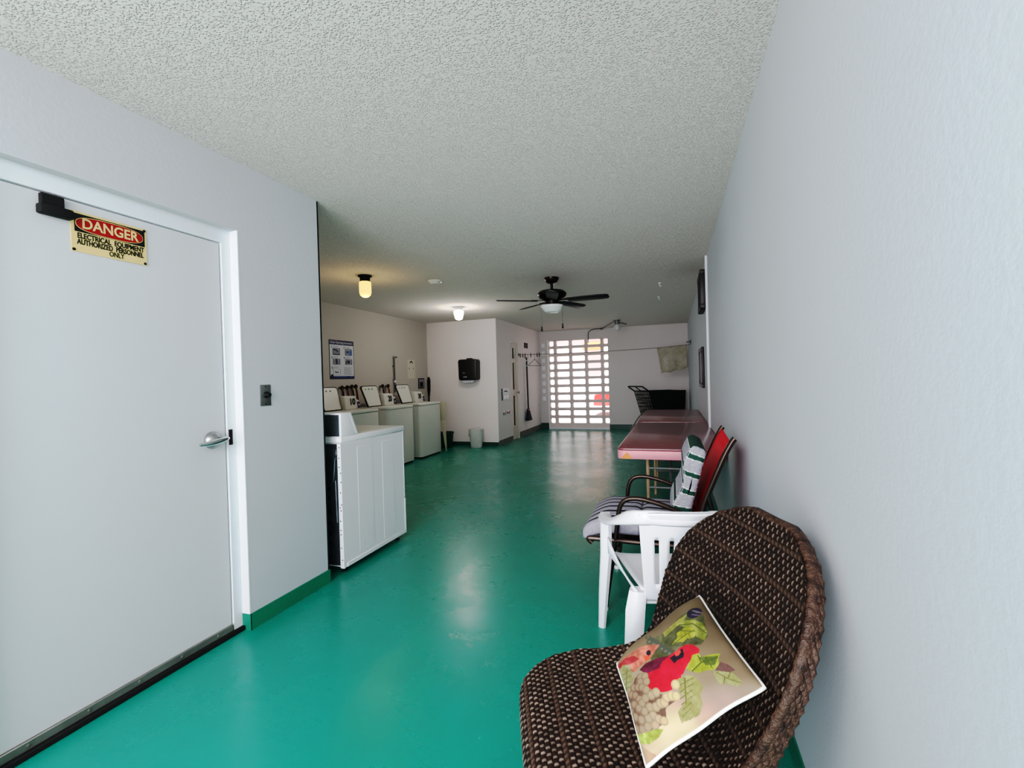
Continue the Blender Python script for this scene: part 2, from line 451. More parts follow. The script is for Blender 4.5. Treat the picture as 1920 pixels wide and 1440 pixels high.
# danger sign
SY0, SY1, SZ0, SZ1 = 1.141, 1.414, 1.815, 1.973
SX = LX+.0015
sg = thing('danger_sign', 'red, black and cream DANGER electrical equipment sign screwed to the white door', 'sign', (SX, (SY0+SY1)/2, SZ0))
o_ = (SX, (SY0+SY1)/2, SZ0)
def rel(p, o=o_): return (p[0]-o[0], p[1]-o[1], p[2]-o[2])
sw_, sh_ = SY1-SY0, SZ1-SZ0
b = MB(); b.box(0, .002, -sw_/2, sw_/2, 0, sh_, .0008, 1); b.build('plate', M['signy'], sg)
b = MB(); b.box(.002, .0027, -sw_/2+.012, sw_/2-.008, sh_*.50, sh_*.945); b.build('black_band', M['signk'], sg)
def ellipse_x(b, x, cy, cz, ry, rz, th=.0006, n=48, power=2.6):
    pts = []
    for k in range(n):
        a = 2*PI*k/n; ca, sa = math.cos(a), math.sin(a)
        pts.append((cy+ry*math.copysign(abs(ca)**(2/power), ca), cz+rz*math.copysign(abs(sa)**(2/power), sa)))
    b.prism(pts, 'x', x, x+th)
b = MB(); ellipse_x(b, .0028, 0, sh_*.715, sw_*.445, sh_*.205); b.build('oval_border', M['signy'], sg)
b = MB(); ellipse_x(b, .0035, 0, sh_*.715, sw_*.438, sh_*.193); b.build('red_oval', M['signr'], sg)
text_mesh('lettering', 'DANGER', .056, M['signy'], sg, (.0044, 0, sh_*.715), (0,1,0), (0,0,1), .0010, sw_*.74)
text_mesh('lettering', 'ELECTRICAL  EQUIPMENT', .029, M['signk'], sg, (.0026, 0.004, sh_*.405), (0,1,0), (0,0,1), .0010, sw_*.88)
text_mesh('lettering', 'AUTHORIZED  PERSONNEL', .029, M['signk'], sg, (.0026, 0.002, sh_*.255), (0,1,0), (0,0,1), .0010, sw_*.88)
text_mesh('lettering', 'ONLY', .029, M['signk'], sg, (.0026, 0.018, sh_*.11), (0,1,0), (0,0,1), .0006, sw_*.20)
for y, z in ((-.128, .008), (.128, .008), (.128, .150)):
    b = MB(); b.lathe([(.006, .002), (.005, .0045), (0, .005)], (0, y, z), 'x', 12); b.build('screw', M['blackm'], sg)

# timer switch
tm = thing('timer_switch', 'steel timer switch plate with black dial on the left wall beside the door', 'switch', (XL, 1.963, 1.165))
b = MB(); b.box(0, .004, -.036, .036, 0, .116, .0018, 2); b.build('plate', M['steel'], tm)
b = MB(); b.lathe([(.019, .004), (.018, .012), (.012, .016), (.011, .03), (0, .031)], (0, .004, .06), 'x', 18); b.build('dial', M['black'], tm)
for z in (.010, .106):
    b = MB(); b.lathe([(.004, .004), (.003, .006), (0, .006)], (0, 0, z), 'x', 10); b.build('screw', M['blackm'], tm)

# door 2 (closet)
d2 = bpy.data.objects.new('door_2', None); COL.objects.link(d2); struct(d2); d2.location = (XC, KY0, 0)
b = MB(); w = KY1-KY0
b.box(-.05, -.006, 0, w, .01, 2.03)
P = [(1.70, 1.93), (1.05, 1.62), (.30, .93)]
b.box(-.006, .008, 0, .07, .01, 2.03, .002, 1); b.box(-.006, .008, w-.07, w, .01, 2.03, .002, 1)
zs = [.01]+[z for q in reversed(P) for z in q]+[2.03]
for k in range(0, len(zs), 2): b.box(-.006, .008, .07, w-.07, zs[k], zs[k+1], .002, 1)
struct(b.build('leaf', M['cream'], d2, smooth=0))
b = MB()
for z0, z1 in P: b.box(.0078, .009, .085, .15, z0+.005, z1-.005)
struct(b.build('panel_shade', M['shadow'], d2, smooth=0))  # raised dark strips, shade of the sunk panels put into colour
b = MB(); b.box(-.01, .022, w-.004, w+.045, 0, 2.06, .002, 1); b.box(-.01, .022, -.03, w, 2.03, 2.07, .002, 1)
struct(b.build('door_frame', M['cream'], d2, smooth=0))
b = MB(); b.lathe([(.022, .008), (.022, .014), (.011, .018), (.011, .04), (.026, .05), (.028, .065), (.018, .078), (0, .08)], (0, w-.05, .985), 'x', 20)
b.build('knob', M['chrome'], d2)

# ================================================================== LAUNDRY BAY
def washer(y0, num, label):
    t = thing('washing_machine', label, 'washing machine', (-3.92, y0, 0), 0, 'top-loading washers in a row')
    W_ = .715
    b = MB()
    pts = [(-.61, 0), (-.05, 0), (-.035, .004), (-.012, .022), (0, .05), (0, W_-.05), (-.012, W_-.022), (-.035, W_-.004), (-.05, W_), (-.61, W_)]
    b.prism(pts, 'z', .03, .872)
    b.build('cabinet', M['offwhite'], t, smooth=50)
    b = MB(); b.prism([(p[0]+(.006 if p[0] > -.5 else 0), p[1]) for p in pts], 'z', .876, .912, .004)
    b.build('top', M['offwhite'], t, smooth=50)
    b = MB(); b.box(-.58, -.03, .03, W_-.03, 0, .03); b.build('plinth', M['shadow'], t, smooth=0)
    # opened lid leaning back
    def lidpt(u, v, n): # u along y 0..1, v up 0..1
        ang = math.radians(18)
        z = .914+v*.335*math.cos(ang)+n*math.sin(ang); x = -.375-v*.335*math.tan(ang)*1.0+n*math.cos(ang)
        return (x, .012+u*.40, z)
    def roundrect(mg, r, n=4):
        out = []
        for cx, cy, a0 in ((1-mg-r, 1-mg-r, 0), (mg+r, 1-mg-r, 90), (mg+r, mg+.02, 180), (1-mg-r, mg+.02, 270)):
            rr = r if a0 in (0, 90) else .02
            for k in range(n+1):
                a = math.radians(a0+90*k/n); out.append((cx+rr*math.cos(a)*(1 if a0 in (0,90) else 1), cy+rr*math.sin(a)))
        return out
    def slab(mg, n0, n1, name, m):
        b = MB(); pl = roundrect(mg, .10)
        A = [b.bm.verts.new(lidpt(u, v, n0)) for u, v in pl]; B = [b.bm.verts.new(lidpt(u, v, n1)) for u, v in pl]
        b.bm.faces.new(A[::-1]); b.bm.faces.new(B)
        for k in range(len(pl)): j = (k+1) % len(pl); b.bm.faces.new((A[k], A[j], B[j], B[k]))
        return b.build(name, m, t, smooth=30)
    plab(slab(0, -.014, .004, 'gasket', M['blackm']), 'black edge of the open lid')
    lid = slab(.035, .000, .009, 'lid', M['offwhite'])
    b = MB()
    for k, (u, ww) in enumerate(((.22, .07), (.42, .09), (.62, .09))):
        for dv in (0, .035):
            q = [lidpt(u-ww/2+dv*.8, .80+dv, .0095), lidpt(u+ww/2-dv*.8, .80+dv, .0095), lidpt(u+ww/2-dv*.8, .832+dv, .0095), lidpt(u-ww/2+dv*.8, .832+dv, .0095)]
            b.add(q, [(0, 1, 2, 3)])
    b.build('dark_print', M['signk'], lid, smooth=0)
    # coin meter case
    b = MB(); b.prism([(-.56, .914), (-.335, .914), (-.350, 1.085), (-.38, 1.10), (-.56, 1.10)], 'y', .415, .655, .006)
    c = b.build('meter_case', M['offwhite'], t)
    text_mesh('number', num, .125, M['signk'], c, (-.3395, .565, 1.015), (0,1,0), (-.09, 0, 1), .004, .105)
    b = MB(); b.prism([(-.50, .914), (-.325, .914), (-.34, 1.03), (-.37, 1.045), (-.50, 1.045)], 'y', .658, .712, .005)
    s = b.build('coin_slide', M['offwhite'], t)
    b = MB(); b.hexa([(-.326, .662, .925), (-.320, .662, .925), (-.320, .709, .925), (-.326, .709, .925), (-.339, .662, 1.015), (-.333, .662, 1.015), (-.333, .709, 1.015), (-.339, .709, 1.015)], .001, 1)
    st = plab(b.build('sticker', M['navy'], s, smooth=0), 'navy sticker with a white dot')
    b = MB(); b.lathe([(.011, 0), (.011, .0015)], (-.3265, .686, .97), 'x', 14); b.build('white_dot', M['paper'], st)
    return t
washer(4.865, '10', 'white washer numbered 10 with open lid, half hidden behind the dryer')
washer(5.785, '20', 'white washer numbered 20 with open lid, between its two neighbours')
washer(6.70, '30', 'white washer numbered 30 with open lid, last before the far wall')

def valves(y0, y1, z, label):
    t = thing('valve_pair', label, 'water valves', (XA-.004, y0, z), 0, 'wall valves behind the washers')
    for k, dy in enumerate((0, y1-y0)):
        b = MB(); b.tube([(0, dy, 0), (.05, dy, 0), (.07, dy, -.02), (.075, dy, -.06)], .014, 8)
        b.build('spout', M['brass'], t)
        b = MB(); b.lathe([(.012, .05), (.034, .056), (.036, .066), (.03, .074), (0, .076)], (0, dy, 0), 'x', 14)
        b.build('handle', M['black'] if k == 0 else M['bronze'], t)
        b = MB(); b.tube(bez([(.075, dy, -.05), (.08, dy+.01, -.16), (.07, dy+.04, -.30), (.05, dy+.06, -.45)], 5), .013, 8)
        b.build('hose', M['red_hose'] if k else M['black'], t)
valves(5.63, 5.745, 1.215, 'pair of round dark wall valves just behind the washer numbered 10')
valves(5.855, 5.945, 1.225, 'pair of round dark wall valves between washers 10 and 20')
valves(6.64, 6.80, 1.215, 'pair of round dark wall valves just behind the washer numbered 20')

# dryer (seen from its back and side)
dr = thing('clothes_dryer', 'white clothes dryer turned with its dark metal back to the wall end', 'dryer', (-2.09, 2.53, 0))
b = MB(); b.box(-.685, 0, .012, .745, .045, .878, .004, 1)
cab = b.build('cabinet', M['white'], dr)
b = MB()
for y0, y1 in ((.165, .335), (.455, .605)): b.box(-.001, .0016, y0, y1, .10, .83, .0012, 1)
b.lathe([(.048, .0005), (.050, .002), (.056, .002), (.058, .0005)], (0, .25, .15), 'x', 24)
b.build('side_panel', M['white'], cab)
b = MB(); b.box(-.69, .006, .0, .76, .880, .920, .006, 2)
tp = b.build('top', M['white'], dr)
b = MB(); b.box(-.66, -.012, .18, .735, .9195, .9215, .001, 1); plab(b.build('worktop_recess', M['offwhite'], tp), 'greyer sunken top surface')
b = MB(); b.prism([(.005, .92), (.185, .92), (.112, 1.078), (.005, 1.078)], 'x', -.69, .004, .005)
cs = b.build('console', M['white'], dr)
b = MB(); b.box(-.675, -.012, -.002, .006, .925, 1.068); plab(b.build('console_back', M['galv'], cs, smooth=0), 'dark metal back of the console')
b = MB(); b.hexa([(.0045, .158, .93), (.0065, .158, .93), (.0065, .168, .93), (.0045, .168, .93), (.0045, .092, 1.07), (.0065, .092, 1.07), (.0065, .102, 1.07), (.0045, .102, 1.07)]); b.build('console_trim', M['trimw'], cs)
b = MB(); b.box(-.67, -.028, .004, .012, .06, .872)
bk = plab(b.build('back_panel', M['galv'], dr, smooth=0), 'dark galvanised back panel')
b = MB(); b.box(-.655, -.13, -.001, .004, .35, .82, .003, 1)
b.tube(fillet([(-.03, 0, .80), (-.05, 0, .78), (-.06, 0, .66), (-.075, 0, .60), (-.12, 0, .58)], .03), .006, 6)
b.tube([(-.045, 0, .35), (-.05, 0, .63)], .006, 6); b.box(-.06, -.035, -.003, .003, .76, .84, .004, 1)
b.build('back_rib', M['galv'], bk)
for z in (.2, .26, .33, .41, .50, .56):
    b = MB(); b.box(-.115, -.10, .002, .005, z, z+.02); b.build('back_vent', M['shadow'], bk, smooth=0)
b = MB(); b.box(-.030, 0, -.001, .014, .045, .878); fl = b.build('back_flange', M['white'], dr, smooth=0)
for z in (.1, .18, .27, .30, .36, .43, .45, .47, .55, .62, .68, .72, .78, .85):
    b = MB(); b.lathe([(.004, 0), (.004, -.0025)], (-.012+.006*((int(z*100)) % 3-1), 0, z), 'y', 8)
    b.build('screw_hole', M['blackm'], fl)
b = MB(); b.box(-.001, .005, .03, .735, .047, .075, .002, 1); b.build('base_rail', M['white'], cab)
b = MB(); b.box(-.68, .004, .742, .758, .045, .33, .003, 1); b.build('toe_panel', M['white'], dr)
b = MB(); b.box(-.68, .002, .742, .754, .335, .878, .003, 1)
fr = b.build('front_panel', M['white'], dr)
b = MB(); b.box(-.56, -.12, .752, .77, .38, .80, .03, 3); b.build('door', M['white'], fr)
for x in (-.64, -.05):
    for y in (.06, .70):
        b = MB(); b.lathe([(.018, 0), (.018, .01), (.008, .012), (.008, .05)], (x, y, 0), 'z', 10); b.build('foot', M['blackm'], dr)

# poster
po = thing('instruction_poster', 'navy-bordered poster of numbered dryer operating instructions on the laundry wall', 'poster', (XA, 5.72, 1.345))
PW, PH = .545, .575
b = MB(); b.box(0, .003, -PW/2, PW/2, 0, PH, .001, 1); b.build('border', M['navy'], po)
b = MB(); b.box(.003, .0035, -PW/2+.012, PW/2-.012, .045, PH-.07); b.build('sheet', M['paper'], po, smooth=0)
text_mesh('lettering', 'Dryer Operating Instructions', .042, M['paper'], po, (.0038, 0, PH-.036), (0,1,0), (0,0,1), .0004, PW*.88)
for k, (y, z) in enumerate(((-.22, .47), (.05, .47), (-.22, .315), (.05, .315), (-.22, .165))):
    text_mesh('numeral', str(k+1), .045, M['navy'], po, (.0042, y, z), (0,1,0), (0,0,1), .001)
    b = MB()
    b.box(.0036, .0042, y+.03, y+.14, z+.01, z+.015); b.box(.0036, .0042, y+.03, y+.12, z-.005, z)
    b.build('caption', M['inkgrey'], po, smooth=0)
    b = MB(); b.box(.0036, .0042, y+.02, y+.17, z-.115 if k < 2 else z-.10, z-.015, .006, 2)
    q = b.build('pictogram', M['inkgrey'] if k < 4 else M['paper'], po)
    b = MB()
    if k == 0: b.tube([(.0045, y+.04, z-.035), (.0045, y+.10, z-.045), (.0045, y+.13, z-.07)], .008, 6); b.box(.0042, .0048, y+.02, y+.17, z-.112, z-.10)
    elif k == 1: b.box(.0042, .0048, y+.05, y+.10, z-.075, z-.05)
    elif k == 2: b.box(.0042, .0048, y+.08, y+.115, z-.095, z-.02)
    elif k == 3: b.box(.0042, .0048, y+.07, y+.12, z-.08, z-.035); b.tube([(.0045, y+.03, z-.09), (.0045, y+.055, z-.04)], .006, 6)
    else: b.tube([(.0045, y+.06, z-.055), (.0045, y+.09, z-.068), (.0045, y+.13, z-.06)], .006, 6)
    b.build('pictogram_detail', M['navy'], q)
    if k == 1:
        b = MB(); b.box(.0042, .0046, y+.115, y+.168, z-.112, z-.04); b.build('blue_shape', M['blue'], q, smooth=0)
b = MB()
for j in range(8): b.box(.0036, .0040, .03, .03+.20-(j % 3)*.02, .17-j*.015, .176-j*.015)
b.build('fine_print', M['inkgrey'], po, smooth=0)
b = MB(); ellipse_x(b, .0036, -.225, .04, .03, .032, power=2); b.build('emblem', M['navy'], po)
b = MB(); b.box(.0036, .0042, -.18, .10, .03, .04); b.box(.0036, .0042, .16, .24, .03, .04); b.build('footer_print', M['blue'], po, smooth=0)

# pipe on laundry wall, notice, small picture, rod, board
wp = thing('wall_pipe', 'thin vertical pipe with a tee on the laundry wall above the washer numbered 20', 'pipe', (XA, 7.06, 1.1))
b = MB(); b.tube([(.025, 0, 0), (.025, 0, .63)], .014, 10); b.build('riser', M['grey'], wp)
b = MB(); b.tube([(.025, 0, .62), (.025, .09, .62)], .012, 10); b.build('branch', M['grey'], wp)
b = MB(); b.lathe([(.024, -.02), (.026, 0), (.024, .02)], (.025, 0, .19), 'z', 12); b.build('coupling', M['trimw'], wp)
for z in (.20, .45):
    b = MB(); b.box(0, .02, -.03, .03, z, z+.02, .002, 1); b.build('strap', M['grey'], wp)
nt_ = thing('paper_notice', 'tall pale paper notice with a dark round mark taped to the laundry wall', 'notice', (XA, 7.655, 1.34))
b = MB(); b.box(0, .002, -.13, .13, 0, .35); b.build('sheet', M['skin'], nt_, smooth=0)
b = MB()
for k in range(8): pass
b.tube([(.0025, -.045+.09*k/8, .29+.03*math.sin(PI*k/8)) for k in range(9)], .010, 6); b.build('dark_mark', M['blackm'], nt_)
for y in (-.08, .075):
    b = MB(); b.tube([(.0025, y, .20), (.0025, y*.9, .165)], .006, 6); b.build('small_mark', M['grey'], nt_)
sp = thing('small_picture', 'small dark picture on the laundry wall behind the washer numbered 30', 'picture', (XA, 8.0, 1.14))
b = MB(); b.box(0, .012, -.11, .11, 0, .20, .003, 1); b.build('frame', M['frame'], sp)
b = MB(); b.box(.012, .013, -.09, .09, .02, .18); b.build('image', M['inkgrey'], sp, smooth=0)
b = MB(); b.box(.013, .014, -.06, .02, .03, .13, .02, 3); b.build('image_shape', M['signk'], sp)
rd = thing('dark_rod', 'dark upright handle leaning in the corner behind the washer numbered 30', 'rod', (-4.52, 8.03, 0))
b = MB(); b.tube([(0, 0, 0), (.0, .03, 1.0)], .016, 10); b.build('shaft', M['blackm'], rd)
b = MB(); b.tube([(0, .03, .98), (0, .035, 1.1), (0, .038, 1.30), (0, .038, 1.36)], [.018, .03, .034, .016], 10); b.build('grip', M['blackm'], rd)
bd = thing('leaning_board', 'pale narrow board tapering to a point beside the washer numbered 30', 'board', (-3.985, 7.60, 0))
b = MB(); b.prism([(-.10, .55), (.05, .55), (.068, .90), (-.10, .90)], 'y', -.012, .012, .004); b.build('upper_panel', M['wood'], bd)
b = MB(); b.prism([(-.04, .54), (.045, .54), (.058, .0), (.038, .0)], 'y', -.010, .010, .003); b.build('tapered_leg', M['wood'], bd)
gb = thing('green_bucket', 'dark green bucket on the floor behind the leaning board', 'bucket', (-4.13, 7.99, 0))
b = MB(); b.lathe([(.10, 0), (.105, .005), (.135, .27), (.148, .275), (.148, .295), (.136, .295), (.128, .27), (.098, .02), (0, .02)], n=24); b.build('body', M['gbin'], gb)

# waste bin
wb = thing('waste_bin', 'white plastic waste bin with a liner bag standing against the far wall', 'bin', (-3.545, 8.08, 0))
def bin_ring(r, z, n=28, sq=3.2):
    out = []
    for k in range(n):
        a = 2*PI*k/n; ca, sa = math.cos(a), math.sin(a)
        out.append((r*math.copysign(abs(ca)**(2/sq), ca), .8*r*math.copysign(abs(sa)**(2/sq), sa), z))
    return out
b = MB(); rows = [bin_ring(r, z) for r, z in ((.098, 0), (.104, .006), (.128, .33), (.134, .335), (.134, .35), (.126, .35), (.118, .32), (.098, .02))]
V = [[b.bm.verts.new(p) for p in r] for r in rows]
for i in range(len(V)-1):
    for k in range(28): b.bm.faces.new((V[i][k], V[i][(k+1) % 28], V[i+1][(k+1) % 28], V[i+1][k]))
b.bm.faces.new(V[0][::-1]); b.bm.faces.new(V[-1])
b.build('body', M['bin'], wb)
b = MB(); b.hexa([(-.13, -.06, .20), (-.145, -.05, .22), (-.150, .03, .22), (-.12, .04, .20), (-.12, -.05, .345), (-.145, -.04, .34), (-.145, .03, .34), (-.12, .04, .345)], .008, 2)
b.tube(bez([(-.1, -.02, .355), (-.02, -.06, .37), (.05, -.03, .385), (.08, .04, .36)], 5), [.006]*16, 6)
b.build('liner_bag', M['paper'], wb)
b = MB()
for k, z in enumerate((.10, .14, .19, .24)): b.lathe([(.006, -.002), (.006, .0)], (.085+.004*k, -.091-.003*k, z), 'y', 8)
b.build('printed_mark', M['inkgrey'], wb)

# towel dispenser
td = thing('towel_dispenser', 'black paper towel dispenser mounted on the far wall', 'dispenser', (-3.69, YA+.002, 1.275))
b = MB(); b.prism([(-.185, .03), (-.165, 0), (.165, 0), (.185, .03), (.192, .36), (.175, .40), (-.175, .40), (-.192, .36)], 'y', -.21, 0, .02); b.build('cover', M['black'], td)
b = MB(); b.box(-.05, .05, -.12, -.02, .395, .425, .01, 2); b.build('latch', M['black'], td)
b = MB(); b.box(-.13, .10, -.17, -.05, -.045, .004, .004, 1); b.build('paper_towel', M['paper'], td)
b = MB(); b.box(-.10, -.04, -.212, -.2095, .14, .146); b.box(-.075, -.055, -.2125, -.2095, .055, .075, .003, 1); b.box(-.035, -.015, -.2125, -.2095, .055, .075, .003, 1); b.build('white_mark', M['paper'], td, smooth=0)

# closet wall fittings
ub = thing('outlet_box', 'white wall plate with slots and a small lid beside the closet door', 'wall plate', (XC, 8.70, .86))
b = MB(); b.box(0, .014, -.20, .20, 0, .235, .004, 1); b.build('plate', M['trimw'], ub)
b = MB(); b.box(.014, .017, -.09, .09, .165, .185); b.build('slot', M['blackm'], ub, smooth=0)
b = MB(); b.box(.014, .04, -.11, .11, .02, .09, .006, 2); b.build('lid', M['white'], ub)
b = MB(); b.box(0, .016, -.205, -.19, 0, .235); b.build('dark_edge', M['blackm'], ub, smooth=0)
for k, y in enumerate((8.60, 8.84)):
    kb = thing('shutoff_knob', ('chrome shutoff knob under the wall plate, farther from the closet door', 'chrome shutoff knob under the wall plate, nearer to the closet door')[k], 'valve', (XC-.002, y, .60), 0, 'shutoff knobs low on the closet wall')
    b = MB(); b.lathe([(.04, 0), (.042, .004), (.014, .01), (.012, .035)], axis='x', n=18); b.build('flange', M['chrome'], kb)
    b = MB(); b.lathe([(.03, .035), (.034, .04), (.034, .052), (0, .056)], axis='x', n=8); b.build('handle', M['steel'], kb)
vt = thing('wall_vent', 'small dark slotted vent high on the closet wall', 'vent', (XC, 10.14, 1.955))
b = MB(); b.box(0, .008, -.16, .16, 0, .15, .002, 1); b.build('frame', M['offwhite'], vt)
for y0, y1 in ((-.13, -.005), (.015, .14)):
    b = MB(); b.box(.008, .010, y0, y1, .015, .135); b.build('slot', M['blackm'], vt, smooth=0)

br = thing('hanging_broom', 'dark broom hanging bristles down on the closet wall', 'broom', (XC+.05, 10.05, .33))
b = MB(); b.tube([(0, -.02, 1.42), (.0, .02, .22)], .018, 8); b.build('handle', M['black'], br)
b = MB(); b.hexa([(-.03, -.14, 0), (.04, -.14, .0), (.04, .20, -.01), (-.03, .20, .02), (-.018, -.03, .24), (.02, -.03, .24), (.02, .07, .24), (-.018, .07, .24)], .008, 2); b.build('bristles', M['bristle'], br)
b = MB(); b.box(-.02, .022, -.035, .075, .215, .265, .008, 2); b.build('cap', M['black'], br)
b = MB(); b.box(-.05, .0, -.03, .0, 1.405, 1.425, .003, 1); b.build('hook', M['grey'], br)

# clothesline
cl_pts = [(XC, 9.61, 1.80), (-2.4, 9.608, 1.785), (-1.4, 9.603, 1.785), (-.6, 9.60, 1.80), (-.30, 9.60, 1.808), (.25, 9.60, 1.84), (XR, 9.60, 1.85)]
cl = thing('clothesline', 'thin grey clothesline strung between the closet wall and right wall', 'clothesline', (XC, 9.61, 1.80))
b = MB(); b.tube([(p[0]-XC, p[1]-9.61, p[2]-1.80) for p in bez(cl_pts, 5)], .007, 6); b.build('line', M['rope'], cl)
b = MB(); b.lathe([(.03, 0), (.03, .01), (.01, .012), (.01, .03)], axis='x', n=12); b.build('wall_hook', M['grey'], cl)
for k, x in enumerate((-3.12, -3.06, -3.01, -2.88, -2.74, -2.69)):
    pg = thing('clothes_peg', 'dark clothes peg clipped on the line beside the broom', 'clothes peg', (x, 9.608, 1.795), 0, 'pegs clipped near the closet end of the line')
    b = MB(); b.hexa([(-.008, -.014, -.055), (.008, -.014, -.055), (.008, -.008, -.055), (-.008, -.008, -.055), (-.006, -.004, .03), (.006, -.004, .03), (.006, .0, .03), (-.006, .0, .03)], .001, 1); b.build('jaw', M['bronze'], pg)
    b = MB(); b.hexa([(-.008, .008, -.055), (.008, .008, -.055), (.008, .014, -.055), (-.008, .014, -.055), (-.006, .0, .03), (.006, .0, .03), (.006, .004, .03), (-.006, .004, .03)], .001, 1); b.build('jaw', M['bronze'], pg)
for k, (x, rz, lab) in enumerate(((-2.95, 1.0, 'wire coat hanger on the line, nearer to the broom'), (-2.80, 1.0, 'wire coat hanger on the line, farther from the broom'))):
    hg = thing('coat_hanger', lab, 'hanger', (x, 9.608, 1.79), rz, 'wire hangers on the clothesline')
    b = MB(); b.tube(fillet([(0, 0, -.10), (-.19, 0, -.24), (.19, 0, -.24), (0, 0, -.10)], .03), .006, 6); b.build('shoulders', M['grey'] if k else M['trimw'], hg)
    b = MB(); b.tube([(0, 0, -.10), (0, 0, -.03)]+[(.02*math.cos(a)-.02, 0, -.012+.022*math.sin(a)) for a in [0, .6, 1.2, 1.9, 2.6]], .004, 6); b.build('hook', M['grey'], hg)
# cloth on the line
rows = []
for j in range(16):
    v = j/15; row = []
    for i in range(22):
        u = i/21
        xt, zt = -.285+u*.555, 1.806+u*.035
        xb, zb = -.205+u*.475, 1.30+u*.09
        fold = .02*math.sin(u*9+v*2)*v+.012*math.sin(u*21)*v
        row.append((xt+(xb-xt)*v, 9.592+fold-.03*v, zt+(zb-zt)*v+.012*math.sin(u*14)*v))
    rows.append(row)
b = MB(); b.grid(rows)
o = b.build('hanging_cloth', M['cloth'], smooth=80)
sm = o.modifiers.new('thickness', 'SOLIDIFY'); sm.thickness = .004
tag(o, 'tan stained cloth hanging from the clothesline near the right wall', 'cloth')
lb = thing('line_bracket', 'small dark bracket on the right wall holding the clothesline end', 'bracket', (XR, 9.6, 1.88))
b = MB(); b.box(-.012, 0, -.05, .05, -.02, .05, .003, 1); b.build('plate', M['bronze'], lb)
b = MB(); b.tube([(-.01, 0, .02), (-.07, 0, .02), (-.08, 0, .0)], .008, 6); b.build('arm', M['bronze'], lb)

# pictures on the right wall
for y0, y1, z0, z1, lab in ((5.20, 5.76, 1.955, 2.355, 'dark framed picture high on the right wall near the ceiling'), (5.76, 6.40, 1.11, 1.585, 'dark framed picture lower on the right wall above the tables')):
    fd = .058 if z0 > 1.5 else .03
    t = thing('framed_picture', lab, 'picture', (XR, (y0+y1)/2, z0), 0, 'framed pictures on the right wall')
    w, h = y1-y0, z1-z0
    b = MB()
    b.box(-fd, 0, -w/2, w/2, 0, .05, .008, 2); b.box(-fd, 0, -w/2, w/2, h-.05, h, .008, 2)
    b.box(-fd, 0, -w/2, -w/2+.05, .03, h-.03, .008, 2); b.box(-fd, 0, w/2-.05, w/2, .03, h-.03, .008, 2); b.build('frame', M['frame'], t)
    b = MB(); b.box(-.018 if z0 < 1.5 else -fd+.003, -.002, -w/2+.04, w/2-.04, .04, h-.04); b.build('image', M['picture'] if z0 < 1.5 else M['blackm'], t, smooth=0)
    b = MB(); b.box(-fd-.0015, -fd+.002, w/2-.06, w/2-.05, .06, h-.06); b.build('inner_edge', M['inkgrey'], t, smooth=0)

# ================================================================== CEILING
# fan
fx, fy = -1.309, 5.29
fan = thing('ceiling_fan', 'dark five-blade ceiling fan with a white bowl light and two pull chains', 'ceiling fan', (fx, fy, H))
b = MB(); b.lathe([(.085, 0), (.083, -.02), (.06, -.055), (.025, -.068)], n=28); b.build('canopy', M['bronze'], fan)
b = MB(); b.tube([(0, 0, -.06), (0, 0, -.15)], .016, 14); b.build('downrod', M['bronze'], fan)
b = MB(); b.lathe([(.03, -.135), (.06, -.14), (.14, -.155), (.168, -.18), (.168, -.205), (.145, -.235), (.10, -.255), (.085, -.27), (.085, -.305), (.07, -.315)], n=36); b.build('motor', M['bronze'], fan)
for k, deg in enumerate((-4, 68, 140, 212, 284)):
    a = math.radians(deg); pit = math.radians(-12)
    R_ = Matrix.Rotation(a, 4, 'Z') @ Matrix.Translation((0, 0, -.272)) @ Matrix.Rotation(pit, 4, 'X')
    out = []
    for x, y in ((.19, .055), (.26, .062), (.40, .068), (.56, .070), (.635, .062), (.66, .035), (.66, -.035), (.635, -.062), (.56, -.070), (.40, -.068), (.26, -.062), (.19, -.055)): out.append((x, y))
    b = MB(); b.prism(out, 'z', -.005, .005, .002)
    bmesh.ops.transform(b.bm, matrix=R_, verts=b.bm.verts)
    bl = b.build('blade', M['blade'], fan)
    b = MB(); b.prism([(.07, .02), (.13, .018), (.20, .045), (.245, .03), (.25, 0), (.245, -.03), (.20, -.045), (.13, -.018), (.07, -.02)], 'z', .005, .011, .002)
    bmesh.ops.transform(b.bm, matrix=R_, verts=b.bm.verts); b.build('blade_arm', M['bronze'], bl)
b = MB(); b.lathe([(.09, -.305), (.105, -.315), (.118, -.325)], n=32); b.build('light_collar', M['bronze'], fan)
b = MB(); b.lathe([(.128, -.322), (.130, -.335), (.118, -.355), (.095, -.385), (.088, -.395), (.07, -.402), (0, -.404)], n=32); b.build('light_bowl', M['opal'], fan)
for x, z in ((-.125, -.62), (.125, -.60)):
    y = -.03
    b = MB(); b.tube([(x, y, -.31), (x, y, z+.06)], .0028, 6); ch = b.build('pull_chain', M['grey'], fan)
    b = MB(); b.lathe([(.004, .06), (.008, .045), (.007, .03), (.012, .015), (.009, 0), (0, 0)], (x, y, z), 'z', 10); b.build('pull', M['bronze'], ch)

